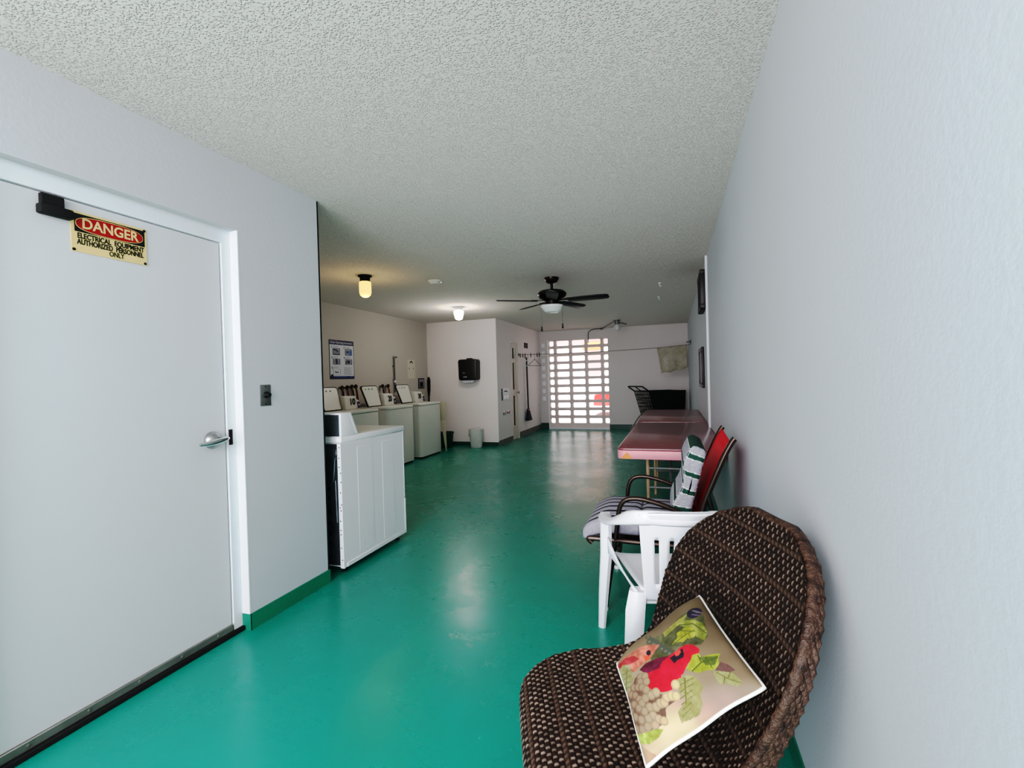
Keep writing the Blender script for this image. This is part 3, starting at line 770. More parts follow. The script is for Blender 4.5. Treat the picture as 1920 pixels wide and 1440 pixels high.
def jar(loc, base_m, jar_m, prof, label, base_h):
    t = thing('ceiling_light', label, 'ceiling light', loc, 0, 'jar lights on the ceiling')
    b = MB(); b.lathe([(.075, 0), (.072, -.012), (.055, -.02), (.052, -base_h)], n=24); b.build('base', base_m, t)
    b = MB(); b.lathe(prof, n=24); b.build('glass_jar', jar_m, t)
    return t
jar((-3.132, 4.264, H), M['blackm'], M['jarw'], [(.046, -.062), (.062, -.07), (.064, -.10), (.064, -.18), (.055, -.212), (.03, -.232), (0, -.236)], 'warm glowing jar light with a black base on the ceiling', .065)
jar((-3.19, 6.72, H), M['trimw'], M['jarc'], [(.046, -.04), (.078, -.06), (.084, -.085), (.075, -.13), (.058, -.185), (.03, -.20), (0, -.202)], 'bright white jar light with a white base on the ceiling', .045)
fl = jar((-1.07, 9.87, H), M['grey'], M['frost'], [(.046, -.09), (.062, -.10), (.068, -.13), (.06, -.18), (.05, -.215), (0, -.222)], 'unlit jar light under a dark fitting near the back wall', .095)
b = MB(); b.tube([(.03, .01, -.05), (.20, -.12, -.11)], .013, 8); b.build('side_arm', M['grey'], fl)
cd = thing('wall_conduit', 'thin grey conduit curving from the block screen to the unlit jar light', 'conduit', (-1.92, YB-.02, 2.2))
b = MB(); b.tube(fillet([(0, 0, -.10), (0, 0, .16), (.10, -.01, .222), (.35, -.02, .225), (.80, -1.35, .225)], .08), .011, 8); b.build('pipe', M['grey'], cd)
b = MB(); b.box(.30, .36, -.03, .0, .205, .238, .003, 1); b.build('clip', M['bronze'], cd)
sd = thing('smoke_detector', 'round white smoke detector on the ceiling between fan and jar lights', 'smoke detector', (-2.585, 4.83, H))
b = MB(); b.lathe([(.078, 0), (.078, -.014), (.07, -.018)], n=28); b.build('base', M['offwhite'], sd)
b = MB(); b.lathe([(.06, -.016), (.062, -.026), (.05, -.038), (0, -.042)], n=28); b.build('cover', M['offwhite'], sd)
for x, y, lab in ((-.13, 6.2, 'tiny white hook in the ceiling, nearer to the fan'), (-.17, 7.3, 'tiny white hook in the ceiling, nearer to the back wall')):
    hk = thing('ceiling_hook', lab, 'hook', (x, y, H), 0, 'small hooks in the ceiling')
    b = MB(); b.lathe([(.02, 0), (.018, -.008), (.006, -.012)], n=12); b.build('plate', M['white'], hk)
    b = MB(); b.tube([(0, 0, -.01), (0, 0, -.03), (.012, 0, -.045), (.022, 0, -.035)], .004, 6); b.build('hook', M['white'], hk)

# ================================================================== TABLES
def table(y0, y1, label, tape=False):
    cx = -.03; w = .735; L_ = y1-y0
    t = thing('folding_table', label, 'table', (cx, y0, 0), 0, 'maroon folding tables along the right wall')
    def rr(x0, x1, a, c, r=.045, n=5):
        o = []
        for px, py, a0 in ((x1-r, c-r, 0), (x0+r, c-r, 90), (x0+r, a+r, 180), (x1-r, a+r, 270)):
            for k in range(n+1): q = math.radians(a0+90*k/n); o.append((px+r*math.cos(q), py+r*math.sin(q)))
        return o
    b = MB(); b.prism(rr(-w/2, w/2, 0, L_), 'z', .728, .742, .002); b.build('tabletop', M['table'], t)
    b = MB(); b.prism(rr(-w/2-.004, w/2+.004, -.004, L_+.004), 'z', .665, .727, .004)
    e = b.build('edge_band', M['pink'], t)
    b = MB(); b.prism(rr(-w/2+.05, w/2-.05, .12, L_-.12), 'z', .645, .664); b.build('under_shade', M['shadow'], t)  # dark slab added as the shade below the edge band
    if tape:
        b = MB(); b.prism([(-.345, .668), (-.265, .668), (-.285, .70), (-.300, .716)], 'y', -.0065, -.004)
        plab(b.build('tape_patch', M['orange'], e, smooth=0), 'torn orange tape patch')
    for yy in (.28, L_-.28):
        b = MB(); b.tube(fillet([(-.17, yy, .63), (-.17, yy, .0)], .03), .014, 10); b.build('leg', M['tan'], t)
        b = MB(); b.tube(fillet([(.17, yy, .63), (.17, yy, .0)], .03), .014, 10); b.build('leg', M['tan'], t)
        for zz in (.25, .40, .55):
            b = MB(); b.tube([(-.17, yy, zz), (.17, yy, zz)], .009, 8); b.build('crossbar', M['grey'], t)
        s = 1 if yy < L_/2 else -1
        b = MB(); b.tube([(0, yy, .42), (0, yy+s*.32, .63)], .009, 8); b.build('brace', M['grey'], t)
    return t
table(3.48, 5.46, 'nearer maroon table with pink edge and orange tape patch on its corner', True)
table(5.50, 7.46, 'farther maroon table in front of the dark shopping cart')

# ================================================================== SHOPPING CART
ct = thing('shopping_cart', 'dark plastic shopping cart parked behind the farther table', 'shopping cart', (-.251, 10.67, 0), math.radians(38))
def lattice(b, A, B, C, D, nu, nv, r=.006, solid=0):
    """bars on the quad A(bottom0) B(bottom1) C(top1) D(top0)"""
    A, B, C, D = map(Vector, (A, B, C, D))
    for i in range(nu+1):
        t = i/nu; b.tube([A.lerp(B, t), D.lerp(C, t)], r, 5)
    for j in range(nv+1):
        t = j/nv; b.tube([A.lerp(D, t), B.lerp(C, t)], r*1.15, 5)
L2, W2 = .44, .27
top = [(-L2-.06, -W2, .93), (L2, -W2*.92, .92), (L2, W2*.92, .92), (-L2-.06, W2, .93)]
bot = [(-L2+.09, -W2*.9, .40), (L2-.02, -W2*.85, .46), (L2-.02, W2*.85, .46), (-L2+.09, W2*.9, .40)]
b = MB()
lattice(b, bot[0], bot[1], top[1], top[0], 34, 14, .0115); lattice(b, bot[3], bot[2], top[2], top[3], 14, 6, .007)
lattice(b, bot[1], bot[2], top[2], top[1], 16, 10, .0085); lattice(b, bot[0], bot[3], bot[2], bot[1], 14, 18, .0085)
bk_ = b.build('basket', M['cart'], ct, smooth=60)
b = MB(); lattice(b, bot[0], bot[3], top[3], top[0], 11, 8, .0068); b.build('rear_gate', M['cart'], ct, smooth=60)
b = MB(); b.tube(top+[top[0]], .014, 8); b.build('basket_rim', M['cart'], ct)
b = MB(); b.tube(fillet([(-L2-.05, -W2, .93), (-L2-.22, -W2, 1.04), (-L2-.22, W2, 1.04), (-L2-.05, W2, .93)], .03), .015, 8); b.tube([(-L2-.21, 0, 1.035), (-L2-.06, 0, .93)], .011, 8); b.build('handle', M['black'], ct)
b = MB()
for s in (-1, 1):
    b.tube(fillet([(-L2+.07, s*W2*.8, .42), (-L2+.0, s*.25, .33), (-L2-.16, s*.25, .14), (L2-.02, s*.2, .16)], .05), .013, 8)
    b.tube([(L2-.05, s*W2*.65, .47), (L2-.12, s*.22, .16)], .012, 8)
lattice(b, (-L2-.05, -.24, .17), (-L2-.05, .24, .17), (L2-.06, .2, .18), (L2-.06, -.2, .18), 8, 2, .006)
b.build('chassis', M['steel'], ct)
for x, y in ((-L2-.16, -.25), (-L2-.16, .25), (L2-.06, -.2), (L2-.06, .2)):
    b = MB(); b.lathe([(.045, -.014), (.058, -.010), (.058, .010), (.045, .014)], (x, y, .058), 'y', 18); wl = b.build('wheel', M['grey'], ct)
    b = MB(); b.box(x-.02, x+.02, y-.024, y-.016, .05, .15, .003, 1); b.box(x-.02, x+.02, y+.016, y+.024, .05, .15, .003, 1); b.box(x-.02, x+.02, y-.022, y+.022, .14, .155, .003, 1); b.build('fork', M['steel'], wl)

# ================================================================== SLING CHAIR with cushions
sc = thing('patio_chair', 'red sling patio chair with bronze tube arms beside the nearer table', 'chair', (-.12, 2.83, 0))
ox, oy = -.12, 2.83
def q(x, y, z): return (x-ox, y-oy, z)
yn, yf = 2.545, 3.115
for y in (yn, yf):                       # side frames
    b = MB(); b.tube(fillet([q(.02, y, .38), q(.10, y, .46), q(.135, y, .61), q(.235, y, .86), q(.275, y, .935), q(.285, y, .945)], .06), .014, 10)
    b.tube(fillet([q(-.44, y, .36), q(-.47, y, .385), q(-.40, y, .385), q(.02, y, .38)], .02), .013, 8)
    b.build('back_post' , M['tube'], sc)
    b = MB(); b.tube(fillet([q(-.378, y, 0), q(-.305, y, .44), q(-.285, y, .60), q(-.20, y, .625), q(-.05, y, .59), q(.06, y, .535), q(.125, y, .50)], .07, 7), .013, 10)
    b.build('armrest', M['tube'], sc)
    b = MB(); b.tube([q(.155, y, .66), q(.305, y, 0)], .013, 10); b.build('rear_leg', M['black'], sc)
    b = MB(); b.lathe([(.018, 0), (.018, .012), (.013, .02)], q(-.378, y, 0), 'z', 10); b.build('foot_cap', M['white'], sc)
for x, z in ((-.30, .34), (.02, .37), (.25, .17)):
    b = MB(); b.tube([q(x, yn, z), q(x, yf, z)], .012, 8); b.build('cross_rail', M['tube'], sc)
b = MB(); b.tube([q(-.22, 2.85, .30), q(-.22, 2.85, .37)], .008, 8); b.lathe([(.016, .285), (.02, .295), (.016, .31)], q(-.22, 2.85, 0), 'z', 10); b.build('glide_knob', M['white'], sc)
rows = []
prof = bez([q(.03, 0, .39), q(.095, 0, .46), q(.128, 0, .61), q(.228, 0, .86), q(.272, 0, .94)], 5)
for p_ in prof:
    rows.append([(p_.x+.022*(1-(2*i/12-1)**2)*min(1, (p_.z-.38)*3), yn-oy+(yf-yn)*i/12, p_.z-(.05*(1-(2*i/12-1)**2) if p_.z > .90 else (.035*(1-(2*i/12-1)**2)*max(0, (p_.z-.8)*10)))) for i in range(13)])
b = MB(); b.grid(rows); o = b.build('sling_back', M['red'], sc, smooth=80); o.modifiers.new('t', 'SOLIDIFY').thickness = .006
b = MB(); b.grid([[q(x, yn+(yf-yn)*i/12, .385-.03*(1-(2*i/12-1)**2)) for i in range(13)] for x in (-.46, -.3, -.15, .02)])
o = b.build('sling_seat', M['tube'], sc, smooth=80); o.modifiers.new('t', 'SOLIDIFY').thickness = .006

def pillow_mesh(name, corner_fn, nu, nv, thick, colfn, material, parent=None, pw=.5, power=4):
    """two-sided cushion; corner_fn(a,b)->(pos, normal); colfn(A,B,side)->rgb arrays 0..255"""
    a = np.linspace(0, 1, nu); bb = np.linspace(0, 1, nv)
    A, B = np.meshgrid(a, bb)
    Pp, N = corner_fn(A, B)
    prof = (np.clip(1-np.abs(2*A-1)**power, 0, 1)*np.clip(1-np.abs(2*B-1)**power, 0, 1))**pw
    f = Pp+N*(thick*prof)[..., None]; g = Pp-N*(.55*thick*prof)[..., None]
    V = np.concatenate([f.reshape(-1, 3), g.reshape(-1, 3)])
    F = np.concatenate([grid_faces(nv, nu), grid_faces(nv, nu, True, nu*nv)])
    def l(c):
        c = np.clip(np.asarray(c, float)/255, 0, 1)
        c = np.where(c <= .04045, c/12.92, ((c+.055)/1.055)**2.4)
        return np.concatenate([c.reshape(-1, 3), np.ones((c.size//3, 1))], 1)
    T = np.concatenate([l(colfn(A, B, 0)), l(colfn(A, B, 1))])
    return np_mesh(name, V, F, material, parent, T)

def rounded_cushion(name, cfn, dims, colfn, material, parent=None, n=(40, 40, 12), r=.04):
    """box cushion: cfn maps local (x,y,z) arrays to world; colour from local coords"""
    t = bmesh.new()
    X, Y, Z = dims
    def face(o, u, v, nu, nv):
        V = [[t.verts.new(Vector(o)+Vector(u)*i/nu+Vector(v)*j/nv) for i in range(nu+1)] for j in range(nv+1)]
        for j in range(nv):
            for i in range(nu): t.faces.new((V[j][i], V[j][i+1], V[j+1][i+1], V[j+1][i]))
    nx, ny, nz = n
    face((0,0,0), (0,Y,0), (X,0,0), ny, nx); face((0,0,Z), (X,0,0), (0,Y,0), nx, ny)
    face((0,0,0), (X,0,0), (0,0,Z), nx, nz); face((0,Y,0), (0,0,Z), (X,0,0), nz, nx)
    face((0,0,0), (0,0,Z), (0,Y,0), nz, ny); face((X,0,0), (0,Y,0), (0,0,Z), ny, nz)
    bmesh.ops.remove_doubles(t, verts=t.verts, dist=1e-5)
    t.verts.ensure_lookup_table()
    Pl = np.array([v.co[:] for v in t.verts])
    D = np.array(dims)
    c = np.clip(Pl, r, D-r); d = Pl-c; nrm = np.linalg.norm(d, axis=1, keepdims=True)
    Pr = np.where(nrm > 1e-9, c+d/np.maximum(nrm, 1e-9)*np.minimum(r, np.max(np.abs(d), axis=1, keepdims=True)), Pl)
    col = np.asarray(colfn(Pl, D), float)/255
    col = np.where(col <= .04045, col/12.92, ((col+.055)/1.055)**2.4)
    W = cfn(Pr, D)
    for v, w in zip(t.verts, W): v.co = w
    bmesh.ops.recalc_face_normals(t, faces=t.faces)
    me = bpy.data.meshes.new(name); t.to_mesh(me); t.free()
    ca = me.color_attributes.new('tint', 'FLOAT_COLOR', 'POINT')
    ca.data.foreach_set('color', np.concatenate([col, np.ones((len(col), 1))], 1).astype(np.float32).ravel())
    me.polygons.foreach_set('use_smooth', [True]*len(me.polygons)); me.materials.append(material)
    o = bpy.data.objects.new(name, me); COL.objects.link(o)
    if parent: o.parent = parent
    return o

# seat cushion: striped, overhanging the front
def seat_map(P, D):
    u, v, w = P[:, 0]/D[0], P[:, 1]/D[1], P[:, 2]
    x = -.50+u*.60; y = 2.562+.535*v
    puff = .018*np.sin(np.pi*np.clip(v, 0, 1))*np.sin(np.pi*np.clip(u, 0, 1))-.012*np.exp(-((u-.52)/.03)**2)*(w > D[2]*.5)
    z = .405+w+puff*(w > D[2]*.3)-.055*np.clip((.22-u)/.22, 0, 1)**1.6
    return np.stack([x, y, z], 1)
def seat_col(P, D):
    v = P[:, 1]/D[1]; u = P[:, 0]/D[0]
    base = np.tile(np.array([152., 149., 162.]), (len(P), 1))
    base += rng.normal(0, 8, len(P))[:, None]
    k = (v*6.0+.55) % 1
    dark = (k < .36)
    base[dark] = (26, 26, 34)
    base[(k >= .36) & (k < .43)] = (214, 212, 220)
    base[np.abs(u-.52) < .012] *= .55
    return base
o = rounded_cushion('seat_cushion', seat_map, (.60, .535, .085), seat_col, M['seatcush'], None, (60, 170, 8), .035)
tag(o, 'flat grey cushion with dark stripes lying on the patio chair seat', 'cushion')

# back cushion: grey with staggered green bands
def back_map(P, D):
    x, y, z = P[:, 0], P[:, 1], P[:, 2]           # x thickness, y width, z height
    h = z/D[2]
    lean = .112*h
    bul = .012*np.sin(h*np.pi*3.2)
    X = -.032+lean+x*(1-.15*h)+bul*(x < D[0]*.5)*-1
    Z = .505+.375*h+.02*(1-x/D[0])*h*1.5
    Y = 2.565+y
    return np.stack([X, Y, Z], 1)
def back_col(P, D):
    x, y, z = P[:, 0]/D[0], P[:, 1]/D[1], P[:, 2]/D[2]
    base = np.tile(np.array([152., 151., 162.]), (len(P), 1))
    base += rng.normal(0, 15, len(P))[:, None]
    side = (y < .02)
    ph = np.where(side, 0.0, .5)
    k = (z*4.3+ph+.10*np.where(side, (x-.5), 0)+.42) % 1
    base[k < .26] = (18, 62, 52)
    base[(k > .955) | ((k >= .26) & (k < .305))] = (226, 226, 224)
    base[(np.abs(x-.03) < .03) & side] = (220, 220, 220)
    return base
o = rounded_cushion('back_cushion', back_map, (.095, .50, .42), back_col, M['backcush'], None, (24, 60, 120), .03)
tag(o, 'thick grey cushion with dark green bands propped against the red sling back', 'cushion')

# ================================================================== WHITE PLASTIC CHAIR
pc = thing('plastic_chair', 'white moulded plastic armchair with slotted back behind the wicker chair', 'chair', (-.02, 2.16, 0), math.radians(15))
def solid(o, th): m = o.modifiers.new('t', 'SOLIDIFY'); m.thickness = th; m.offset = 0; return o
# seat
rows = []
for j in range(13):
    v = j/12; y = -.20+.44*v
    hw = .175+.055*v
    rows.append([((2*i/16-1)*hw, y, .405-.022*(1-(2*i/16-1)**2)*math.sin(PI*min(1, v*1.1+.05))-.02*max(0, (v-.85)/.15)**2+.010*abs(2*i/16-1)**6) for i in range(17)])
b = MB(); b.grid(rows); solid(b.build('seat', M['plastic'], pc, smooth=80), .008)
b = MB(); b.box(-.185, .185, -.205, -.19, .355, .40, .004, 1); b.build('rear_apron', M['plastic'], pc)
for k in range(3):
    x = -.07+.07*k
    b = MB(); b.box(x-.006, x+.006, -.14, .10, .3995-.022, .4025-.018); b.build('seat_slot', M['shadow'], pc, smooth=0)
# back: curved panel with six slots
def bp_(u, z):                           # u -1..1
    h = (z-.37)/.40
    hw = .165+.04*h
    y = -.205-.115*h-.035*(1-u*u)*h**.8-.008*(1-u*u)
    return (u*hw, y, z)
ucut = sorted(set([-1, 1]+[round(c+s, 4) for c in [(-5+2*k)/6*.84 for k in range(6)] for s in (-.042, .042)]+[-.9, .9]))
us = []
for a, c in zip(ucut, ucut[1:]): us += [a+(c-a)*k/3 for k in range(3)]
us.append(1)
zs = [.375, .385, .40, .425, .45]+[.47+.18*k/8 for k in range(9)]+[.67, .69, .71, .73, .745, .755, .762]
b = MB(); V = [[b.bm.verts.new(bp_(u, z-(.012*abs(u)**4 if z > .66 else 0)*((z-.66)/.1))) for u in us] for z in zs]
cents = [(-5+2*k)/6*.84 for k in range(6)]
for j in range(len(zs)-1):
    for i in range(len(us)-1):
        um = (us[i]+us[i+1])/2; zm = (zs[j]+zs[j+1])/2
        if .455 < zm < .655 and any(abs(um-c) < .042 for c in cents): continue
        b.bm.faces.new((V[j][i], V[j][i+1], V[j+1][i+1], V[j+1][i]))
solid(b.build('backrest', M['plastic'], pc, smooth=50), .010)
half = bez([(.262, .222, .596), (.270, .17, .606), (.280, .07, .622), (.280, -.05, .650), (.266, -.17, .690), (.246, -.245, .716), (.216, -.300, .731), (.180, -.327, .738)], 6)
mid = [Vector(bp_(u, .738)) for u in np.linspace(.80, -.80, 15)]
rail = half+mid+[Vector((-p_.x, p_.y, p_.z)) for p_ in reversed(half)]
nh = len(half); n = len(rail); R1 = []
for i, p_ in enumerate(rail):
    fr0 = min(i, n-1-i)/(nh-1)                 # 0 at the tips, 1 on the back
    tl = 1.5*min(1, max(0, (fr0-.25)/.6)); hw = .029-.004*min(1, fr0)
    d = rail[min(i+1, n-1)]-rail[max(i-1, 0)]; d.z = 0; d.normalize(); side = Vector((-d.y, d.x, 0))
    if side.dot(Vector((p_.x, p_.y, 0))) < 0: side = -side
    side = side*math.cos(tl)+Vector((0, 0, -1))*math.sin(tl)
    out = Vector((0, 0, 1))*math.cos(tl)+Vector((p_.x*.5, p_.y, 0)).normalized()*math.sin(tl)
    R1.append([tuple(p_+side*hw*(-1+k/4)-out*.010*abs(-1+k/4)**3) for k in range(9)])
b = MB(); b.grid(R1); solid(b.build('arm_rail', M['plastic'], pc, smooth=70), .009)
for s in (-1, 1):
    # front leg + post, L section tapering to the floor
    def leg(pts, name, depth):
        b = MB()
        rows = []
        for (x, y, z, wd) in pts:
            rows.append([(s*x-s*wd*.15, y-wd*depth, z), (s*x+s*wd*.35, y-wd*.5*depth, z), (s*x+s*wd*.5, y, z), (s*x+s*wd*.35, y+wd*.45, z), (s*x-s*wd*.1, y+wd*.5, z), (s*x-s*wd*.5, y+wd*.42, z), (s*x-s*wd*.45, y-wd*depth*.6, z)])
        V = [[b.bm.verts.new(p) for p in r] for r in rows]
        for i in range(len(V)-1):
            for k in range(7): b.bm.faces.new((V[i][k], V[i][(k+1) % 7], V[i+1][(k+1) % 7], V[i+1][k]))
        b.bm.faces.new(V[0][::-1]); b.bm.faces.new(V[-1])
        return b.build(name, M['plastic'], pc, smooth=50)
    leg([(.285, .285, 0, .036), (.275, .255, .20, .050), (.262, .225, .40, .058), (.262, .212, .55, .055), (.264, .212, .602, .050)], 'leg', .5)
    leg([(.232, -.265, 0, .062), (.222, -.245, .18, .072), (.205, -.215, .34, .078), (.19, -.20, .41, .070)], 'leg', .35)
    # gusset from rear leg up to the arm-side seat edge
    b = MB(); rows = []
    for t_ in range(9):
        v = t_/8; y = -.21+.42*v
        zt = .415+.085*v*v
        rows.append([(s*(.178+.06*v), y, .385), (s*(.196+.06*v), y, .41), (s*(.205+.055*v), y, zt)])
    b.grid(rows); solid(b.build('seat_flange', M['plastic'], pc, smooth=60), .007)

# ================================================================== WICKER CHAIR
WC = np.array([.03, 1.37, 0]); WD = np.array([-.93, -.365, 0]); WE = np.array([.365, -.93, 0])
wk = thing('wicker_chair', 'dark brown woven wicker lounge chair with tall rounded back in the foreground', 'chair', (WC[0], WC[1], 0))
prof_pts = np.array([(.475, .25), (.470, .29), (.44, .318), (.385, .330), (.30, .330), (.18, .326), (.08, .338), (.0, .385), (-.055, .475), (-.10, .585), (-.145, .70), (-.188, .80), (-.225, .885)])
def smooth_prof(n):
    pts = bez([(a, c, 0) for a, c in prof_pts], 20)
    P = np.array([(p.x, p.y) for p in pts]); dl = np.r_[0, np.cumsum(np.linalg.norm(np.diff(P, axis=0), axis=1))]
    s = np.linspace(0, dl[-1], n)
    return np.stack([np.interp(s, dl, P[:, 0]), np.interp(s, dl, P[:, 1])], 1), s, dl[-1]
def width_at(f):
    f = np.asarray(f, float)
    xs = [0, .02, .05, .1, .16, .24, .34, .44, .52, .6, .70, .78, .84, .89, .93, .96, .98, 1.0]
    ws = [.12, .165, .208, .252, .288, .304, .294, .282, .288, .304, .320, .314, .292, .258, .214, .160, .112, .0]
    return np.interp(f, xs, ws)
def wick_point(f, u, PP, S_, off=0.0):
    """f fraction along, u metric across; arrays -> positions and normals"""
    s = f*S_[-1]
    pf, pz = np.interp(s, S_, PP[:, 0]), np.interp(s, S_, PP[:, 1])
    e = .004
    tf = np.interp(np.clip(s+e, 0, S_[-1]), S_, PP[:, 0])-np.interp(np.clip(s-e, 0, S_[-1]), S_, PP[:, 0])
    tz = np.interp(np.clip(s+e, 0, S_[-1]), S_, PP[:, 1])-np.interp(np.clip(s-e, 0, S_[-1]), S_, PP[:, 1])
    ln = np.hypot(tf, tz)+1e-9; tf, tz = tf/ln, tz/ln
    nf, nz = -tz*-1, tf*-1                # rotate: surface normal pointing up/forward
    nf, nz = tz, -tf
    dish = np.interp(f, [0, .1, .3, .45, .6, .8, 1], [-.10, .0, .22, .42, .55, .55, .45])*u*u
    a = dish+off
    F_ = pf+nf*a; Z = pz+nz*a
    P = WC*0+F_[..., None]*WD+(u+.022*np.clip((f-.42)*3, 0, 1))[..., None]*WE; P[..., 2] = Z
    N = nf[..., None]*WD; N = N+0; N[..., 2] = nz
    return P, N
PP, S_, SL = smooth_prof(400)
NF, NU = 560, 250
f = np.linspace(0, .985, NF); t = np.linspace(-1, 1, NU)
Fm = np.repeat(f[:, None], NU, 1)
wv = width_at(f)
U = wv[:, None]*t[None, :]
P, N = wick_point(Fm, U, PP, S_)
pv, pu = .0145, .0225
row = Fm*SL/pv; r = np.floor(row); rf = row-r
band = ((r % 6) == 4)                                  # every ninth row is a twisted strand
ph = U/pu+.5*(r % 2)
ov = np.sin(2*PI*ph*.5)                                # strand over / under the stakes
cross = np.sqrt(np.clip(1-(2*rf-1)**2, 0, 1))           # round section of each strand
stake = (np.abs(((U/pu+.5*(r % 2)) % 1)-.5) < np.where(Fm < .44, .17, .085)) & (np.abs(rf-.5) < .40)
h = .0030*cross*(1+.35*np.cos(2*PI*ph))
h = np.where(stake, .0042*np.sqrt(np.clip(1-(2*rf-1)**2, 0, 1))+.0005, h)
h = np.where(band, .0052*cross*(1+.25*np.sin(2*PI*U/.018+rf*3)), h)
jit = rng.normal(0, 1, (int(r.max())+2, 80))
jj = jit[r.astype(int), (np.floor(ph).astype(int) % 80)]
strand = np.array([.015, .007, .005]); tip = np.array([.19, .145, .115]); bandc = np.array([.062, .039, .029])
c = strand[None, None, :]*(1+.35*jj[..., None]*.5)*(.35+.65*cross[..., None])  # tint darkens into the strand grooves, shade put into the colour
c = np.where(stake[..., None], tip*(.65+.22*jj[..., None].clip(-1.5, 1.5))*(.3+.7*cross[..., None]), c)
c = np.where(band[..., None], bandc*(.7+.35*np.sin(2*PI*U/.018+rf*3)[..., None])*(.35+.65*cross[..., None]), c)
seatmask = np.clip((.46-Fm)/.06, 0, 1)[..., None]        # seat strands tinted lighter than the back
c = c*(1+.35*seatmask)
edge = np.clip((np.abs(t)[None, :]-.955)/.03, 0, 1)
c = np.clip(c, .004, .6)
Pd = P+N*h[..., None]
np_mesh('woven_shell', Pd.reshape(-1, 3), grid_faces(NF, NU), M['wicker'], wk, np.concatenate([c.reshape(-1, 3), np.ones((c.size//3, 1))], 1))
# back of the shell
f2 = np.linspace(0, .985, 90); U2 = width_at(f2)[:, None]*np.linspace(-1, 1, 40)[None, :]*.99
P2, N2 = wick_point(np.repeat(f2[:, None], 40, 1), U2, PP, S_, np.interp(f2, [0, .5, .72, 1], [-.045, -.053, -.040, -.020])[:, None])
o = np_mesh('shell_back', P2.reshape(-1, 3), grid_faces(90, 40, True), M['rim'], wk)
# braided rim
ff = np.concatenate([np.linspace(.0, .985, 120), np.linspace(.985, 0, 120)])
uu = np.concatenate([width_at(np.linspace(0, .985, 120)), -width_at(np.linspace(.985, 0, 120))])
Pm, Nm = wick_point(ff, uu, PP, S_, -.012)
fr_ = np.linspace(-1, 1, 24)[1:-1]; Pf, Nf = wick_point(np.zeros(22), width_at(0)*fr_, PP, S_, -.012)
loop = [tuple(p) for p in Pm]+[tuple(p) for p in Pf]
b = MB(); nl = len(loop)
b.tube(loop, [.0125+.0015*math.sin(k*1.7) for k in range(nl)], 10, closed=True)
b.build('braided_rim', M['rim'], wk, smooth=80)
# woven outer edge band behind the rim
lp = np.array(loop); Pb_, _ = wick_point(ff, uu, PP, S_, np.interp(ff, [0, .5, .72, 1], [-.05, -.058, -.045, -.022])); Pfb, _ = wick_point(np.zeros(22), width_at(0)*fr_, PP, S_, -.05)
lb_ = np.concatenate([Pb_, Pfb]); cen = lp.mean(0)
b = MB(); rows = [[tuple(lp[k % nl]*(1-j/6)+(lb_[k % nl]+.012*math.sin(PI*j/6)*(lp[k % nl]-cen)/np.linalg.norm(lp[k % nl]-cen))*(j/6)) for k in range(nl+1)] for j in range(7)]
b.grid(rows)
for j in (1, 2.3, 3.6, 4.9):
    ring = [lp[k]*(1-j/6)+lb_[k]*(j/6) for k in range(nl)]
    ring = [p_+.006*(p_-cen)/np.linalg.norm(p_-cen) for p_ in ring]
    b.tube([tuple(p_) for p_ in ring], [.0068+.0022*math.sin(k*2.1+j*2) for k in range(nl)], 7, closed=True)
b.build('edge_band', M['rim'], wk, smooth=80)
# under-skirt and legs
def wloc(fw, sd, z): return (WD[0]*fw+WE[0]*sd, WD[1]*fw+WE[1]*sd, z)
b = MB()
for k in range(1):
    b.hexa([wloc(.36, -.22, .20), wloc(.36, .22, .20), wloc(-.02, .24, .20), wloc(-.02, -.24, .20), wloc(.38, -.23, .285), wloc(.38, .23, .285), wloc(.03, .25, .285), wloc(.03, -.25, .285)], .02, 3)
b.build('seat_frame', M['rim'], wk)
for fw, sd in ((.34, -.21), (.34, .21), (0.0, -.22), (0.0, .22)):
    b = MB(); b.tube([wloc(fw, sd, .30), wloc(fw*1.02, sd*1.04, .15), wloc(fw*1.05, sd*1.08, 0)], [.032, .028, .022], 12); b.build('leg', M['rim'], wk)

# ------------------------------------------------------------------ printed pillow
CT, CR, CB, CLf = (np.array(v) for v in ((.057, 1.395, .648), (.165, 1.071, .618), (-.072, 1.000, .452), (-.163, 1.286, .484)))
tw = thing('throw_pillow', 'square throw pillow printed with red cardinal bird, grapes and leaves', 'pillow', ((CT+CB)/2).tolist())
org = (CT+CB)/2
zT, zR, zB, zL = (np.array(v, float) for v in ((812, 72), (1336, 800), (400, 1440), (152, 628)))
def bil(a, b_, A, B, C, D):   # a: T->R, b: T->L
    a = a[..., None]; b_ = b_[..., None]
    return (1-a)*(1-b_)*A+a*(1-b_)*B+a*b_*C+(1-a)*b_*D
nrm_ = np.cross(CR-CT, CLf-CT); nrm_ = nrm_/np.linalg.norm(nrm_)
if nrm_[2] < 0: nrm_ = -nrm_
def pil(A, B):
    # edges pulled inward between the corners
    k = .018
    a = A+k*(2*A-1)*-1*np.sin(PI*B)*np.abs(2*A-1)**2; b_ = B+k*(2*B-1)*-1*np.sin(PI*A)*np.abs(2*B-1)**2
    P = bil(a, b_, CT, CR, CB, CLf)-org
    wr = .004*np.sin(9*A+5*B)*np.sin(7*B-3*A)
    P = P+nrm_*wr[..., None]-np.array([0, 0, .0])
    return P, np.broadcast_to(nrm_, P.shape)
def inpoly(X, Y, poly):
    r = np.zeros(X.shape, bool); n = len(poly)
    for i in range(n):
        x0, y0 = poly[i]; x1, y1 = poly[(i+1) % n]
        if y0 == y1: continue
        cnd = ((y0 > Y) != (y1 > Y)) & (X < (x1-x0)*(Y-y0)/(y1-y0)+x0)
        r ^= cnd
    return r
